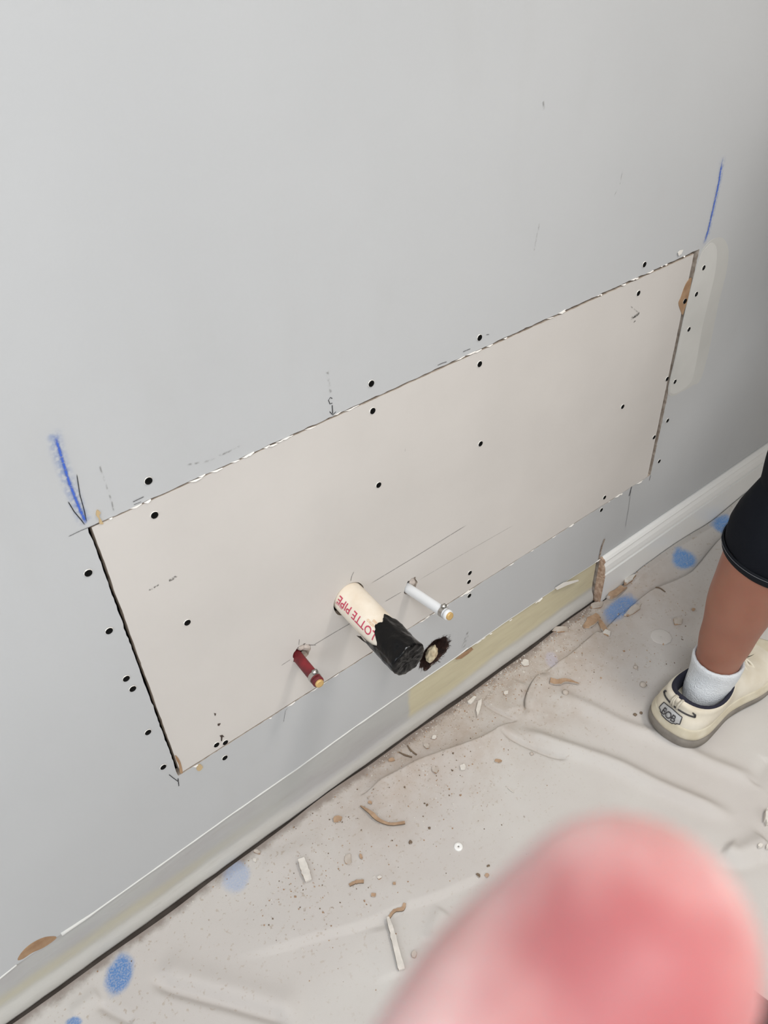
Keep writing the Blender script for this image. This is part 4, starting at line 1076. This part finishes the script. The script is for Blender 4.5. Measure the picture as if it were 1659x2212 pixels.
# standing worker
SH0 = (.876, -.303, .0045); AX = (.998, -.308)
per = empty('person', (1.15, -.38, 0), 'person standing beside the wall in black cropped trousers, white sock and cream sneaker', 'person')
pmats = (M['leather'], M['midsole'], M['outsole'], M['lining'])
def adopt(o): o.parent = per; o.matrix_parent_inverse = Matrix.Translation(-per.location)
s1 = shoe(None, SH0, math.radians(-4), pmats); adopt(s1)
s2 = shoe(None, (1.51, -.58, .003), math.radians(-8), pmats, False); adopt(s2)
# body: both legs, torso, arms, neck and head in one skin
bm = bmesh.new()
KN1 = (1.055, -.325, .53); HP1 = (1.36, -.40, .93)
KN2 = (1.59, -.555, .56); HP2 = (1.42, -.56, .93)
limb(bm, [(AX[0]+.03, AX[1], .055), (AX[0]+.004, AX[1], .10), (AX[0], AX[1], .14), (AX[0]+.003, AX[1]-.001, .20), (AX[0]+.010, AX[1]-.003, .29), (AX[0]+.024, AX[1]-.008, .38), KN1, (1.20, -.365, .74), HP1], [.034, .037, .038, .045, .055, .060, .052, .072, .09])
limb(bm, [(1.63, -.595, .055), (1.61, -.595, .12), (1.61, -.587, .20), (1.605, -.575, .33), KN2, (1.52, -.56, .76), HP2], [.034, .036, .045, .060, .058, .075, .09])
limb(bm, [(1.420, -.49, .92), (1.420, -.49, 1.05), (1.420, -.49, 1.25), (1.420, -.49, 1.40)], [.13, .12, .14, .10], sq=(1.0, 1.0))
limb(bm, [(1.420, -.49, 1.42), (1.420, -.49, 1.50)], [.055, .052])
limb(bm, [(1.420, -.49, 1.56), (1.430, -.49, 1.66)], [.078, .088])
for sy, hx in ((-.34, 1.44), (-.64, 1.54)):
    limb(bm, [(1.42, sy+(.02 if sy > -.4 else -.02), 1.36), (1.41, sy+(.04 if sy > -.4 else -.04), 1.10), (hx, sy+(.03 if sy > -.4 else -.03), .86)], [.050, .040, .028])
    limb(bm, [(hx, sy+(.03 if sy > -.4 else -.03), .86), (hx+.02, sy, .79)], [.026, .036])
    for q in range(4): limb(bm, [(hx+.02-.022+.015*q, sy, .79), (hx+.025-.024+.015*q, sy, .735), (hx+.03-.024+.015*q, sy, .70+.006*abs(q-1.5))], [.010, .009, .008], 12, 3)
    limb(bm, [(hx+.04, sy, .82), (hx+.07, sy, .79), (hx+.078, sy, .755)], [.012, .011, .009], 12, 3)
limb(bm, [(1.505, -.49, 1.605), (1.525, -.49, 1.595)], [.014, .012], 12, 3)
for sy in (-.40, -.58): limb(bm, [(1.415, sy, 1.60), (1.415, sy, 1.63)], [.014, .016], 12, 3)
bme = remesh(bm, .006, 5)
bme.name = 'body'; ob = link('body', bme, M['skinleg'], None, True); adopt(ob)
# cropped trousers
bm = bmesh.new()
limb(bm, [(1.045, -.325, .47), (1.045, -.325, .50), (1.055, -.326, .56), (1.10, -.335, .64), (1.20, -.36, .76), HP1], [.059, .060, .066, .078, .094, .115])
limb(bm, [(1.602, -.566, .46), (1.598, -.562, .50), KN2, (1.52, -.56, .76), HP2], [.080, .078, .072, .092, .115])
limb(bm, [HP1, (1.400, -.49, .96), HP2], [.13, .155, .13]); limb(bm, [(1.410, -.49, .90), (1.420, -.49, 1.04)], [.155, .148])
tme = remesh(bm, .0075, 6); tme.name = 'trousers'; ot = link('trousers', tme, M['trouser'], None, True); adopt(ot)
# flared lower leg cloth and hem
def cuff(cx, cy, z0, r0, tilt=(0, 0)):
    bm = bmesh.new(); N = 64; rows = []
    for k, (dz, r) in enumerate(((.14, .054), (.12, .062), (.095, .071), (.07, .079), (.045, .084), (.02, .084), (.0, .0815), (-.001, .078), (.012, .075), (.04, .074))):
        rows.append([bm.verts.new((cx+(r+.0025*mnoise.noise(Vector((math.cos(2*math.pi*i/N)*2, math.sin(2*math.pi*i/N)*2, dz*12))))*math.cos(2*math.pi*i/N)*r0, cy+(r+.0025*mnoise.noise(Vector((math.cos(2*math.pi*i/N)*2, math.sin(2*math.pi*i/N)*2, dz*12))))*math.sin(2*math.pi*i/N)*r0, z0+dz+tilt[0]*math.cos(2*math.pi*i/N)+tilt[1]*math.sin(2*math.pi*i/N))) for i in range(N)])
    for a, b in zip(rows, rows[1:]):
        for i in range(N): bm.faces.new((a[i], a[(i+1) % N], b[(i+1) % N], b[i]))
    o = from_bm('trouser_cuff', bm, M['trouser'], ot, True)
    bm = bmesh.new(); rows = []
    for dz, r in ((.016, .0845), (.014, .0870), (.008, .0868), (.001, .0848), (-.003, .0815), (.001, .078)):
        rows.append([bm.verts.new((cx+r*r0*math.cos(2*math.pi*i/N), cy+r*r0*math.sin(2*math.pi*i/N), z0+dz+tilt[0]*math.cos(2*math.pi*i/N)+tilt[1]*math.sin(2*math.pi*i/N))) for i in range(N)])
    for a, b in zip(rows, rows[1:]):
        for i in range(N): bm.faces.new((a[i], a[(i+1) % N], b[(i+1) % N], b[i]))
    from_bm('hem', bm, M['hem'], ot, True)
    bm = bmesh.new()
    tube(bm, [(cx+.0882*r0*math.cos(2*math.pi*i/N), cy+.0882*r0*math.sin(2*math.pi*i/N), z0+.0135+tilt[0]*math.cos(2*math.pi*i/N)+tilt[1]*math.sin(2*math.pi*i/N)) for i in range(N+1)], .0004, 4, False)
    from_bm('stitching', bm, M['stitch'], ot, True)
cuff(1.043, -.325, .366, 1.0, (-.004, .004)); cuff(1.604, -.570, .40, .95)
# shirt and hair
bm = bmesh.new()
limb(bm, [(1.420, -.49, 1.02), (1.420, -.49, 1.12), (1.420, -.49, 1.27), (1.420, -.49, 1.37)], [.142, .135, .155, .12])
for sy in (-.34, -.64): limb(bm, [(1.42, sy-(.03 if sy > -.4 else -.03), 1.375), (1.418, sy+(.025 if sy > -.4 else -.025), 1.32), (1.413, sy+(.036 if sy > -.4 else -.036), 1.16)], [.068, .072, .062])
sm = remesh(bm, .01, 5); oo = link('shirt', sm, M['shirt'], None, True); adopt(oo)
bm = bmesh.new(); limb(bm, [(1.405, -.49, 1.63), (1.415, -.49, 1.69)], [.088, .090])
hm_ = remesh(bm, .008, 3); oo = link('hair', hm_, M['hair'], None, True); adopt(oo)
# socks
def sock(ax, ay, tiltx):
    bm = bmesh.new(); N = 56; rows = []
    for k, (z, rx, ry, ox) in enumerate(((.050, .060, .037, .000), (.072, .058, .038, -.003), (.092, .051, .0385, -.001), (.108, .046, .0415, .002), (.122, .0455, .043, 0), (.133, .046, .0435, 0), (.1385, .0445, .042, 0), (.137, .041, .039, 0), (.125, .038, .036, 0))):
        rows.append([bm.verts.new((ax+ox+rx*math.cos(2*math.pi*i/N)*(1+.03*mnoise.noise(Vector((i*.8, z*60, 1)))), ay+ry*math.sin(2*math.pi*i/N)*(1+.03*mnoise.noise(Vector((i*.8, z*60, 3)))), z+tiltx*math.cos(2*math.pi*i/N))) for i in range(N)])
    for a, b in zip(rows, rows[1:]):
        for i in range(N): bm.faces.new((a[i], a[(i+1) % N], b[(i+1) % N], b[i]))
    o = from_bm('sock', bm, M['sock'], None, True); adopt(o)
sock(AX[0]+.002, AX[1], -.004); sock(1.61, -.595, 0)

# the photographer: fingertip close to the lens, hand and forearm behind it, one black shoe
def C(u, v, dep):                        # world point seen at pixel (u, v) at a given depth
    return CAMP+(RX*(u-RW/2)+RY*(v-RH/2)+RZ*FPX)*(dep/FPX)
M['finger'] = mat('flushed_skin', (238, 176, 172), .5, sss=.0012, sssr=(1, .45, .4), spec=.35)
t = NT(M['finger']); t.obj(); t.put(t.b.inputs['Base Color'], t.mix(t.rng(t.noise(75, 3), .36, .66), lin((216, 182, 180)), lin((200, 154, 150))))
fc = C(1400, 2170, .0420); xyz = None
t2 = t; vd = t.node('ShaderNodeVectorMath', operation='DISTANCE'); t.nt.links.new(t.co, vd.inputs[0]); vd.inputs[1].default_value = tuple(fc)
cc = t.b.inputs['Base Color'].links[0].from_socket
t.put(t.b.inputs['Base Color'], t.mix(t.math('MULTIPLY', t.rng(t.math('ADD', vd.outputs['Value'], t.math('MULTIPLY', t.math('SUBTRACT', t.noise(140, 3), .5), .008)), .0120, .0030), .85), cc, lin((164, 84, 88))))
ph = empty('person', (.35, -.95, 0), 'person taking the photo, blurred pink fingertip close to the lens and a black shoe toe', 'person')
def adopt2(o): o.parent = ph; o.matrix_parent_inverse = Matrix.Translation(-ph.location)
k = .050/FPX
bm = bmesh.new()
A0 = C(1348, 2050, .0500); A1 = C(1135, 2350, .0500); A2 = C(900, 2900, .047); A3 = C(700, 4000, .036)
limb(bm, [A0, A1, A2, A3], [285*k, 335*k, .0110, .0125], 32, 6)
DN = RY; BK = -RZ
palm = A3+DN*.035+BK*.045+RX*.012
limb(bm, [A3, A3+DN*.018+BK*.022, palm], [.0125, .014, .018])
for q in range(3):
    a = palm+RX*(-.018-.017*q)+DN*.004*q
    limb(bm, [a, a+DN*-.018+BK*.004+RX*-.006, a+DN*-.040+BK*.02+RX*-.006, a+DN*-.044+BK*.042], [.011, .0095, .009, .008], 16, 4)
limb(bm, [palm+RX*.02+DN*.02, palm+RX*.042+BK*.030+DN*.015, palm+RX*.050+BK*.050+DN*.0], [.015, .012, .010], 16, 4)
limb(bm, [palm+RX*.008, palm+RX*-.03, palm+RX*-.02+DN*.04, palm+RX*.01+DN*.05], [.018, .017, .02, .02])
limb(bm, [palm+DN*.04, palm+DN*.09+BK*.02, palm+DN*.17+BK*.09, palm+DN*.24+BK*.22], [.026, .026, .033, .042])
hme = remesh(bm, .0012, 4); hme.name = 'hand'; oo = link('hand', hme, M['finger'], None, True); adopt2(oo)
M['blackshoe'] = mat('black_mesh_fabric', (22, 23, 25), .8, bump=.8, bscale=420, bdist=.002)
bs = shoe(None, (.598, -.873, .003), math.radians(97), (M['blackshoe'], M['blackshoe'], M['blackshoe'], M['lining']), False); adopt2(bs)
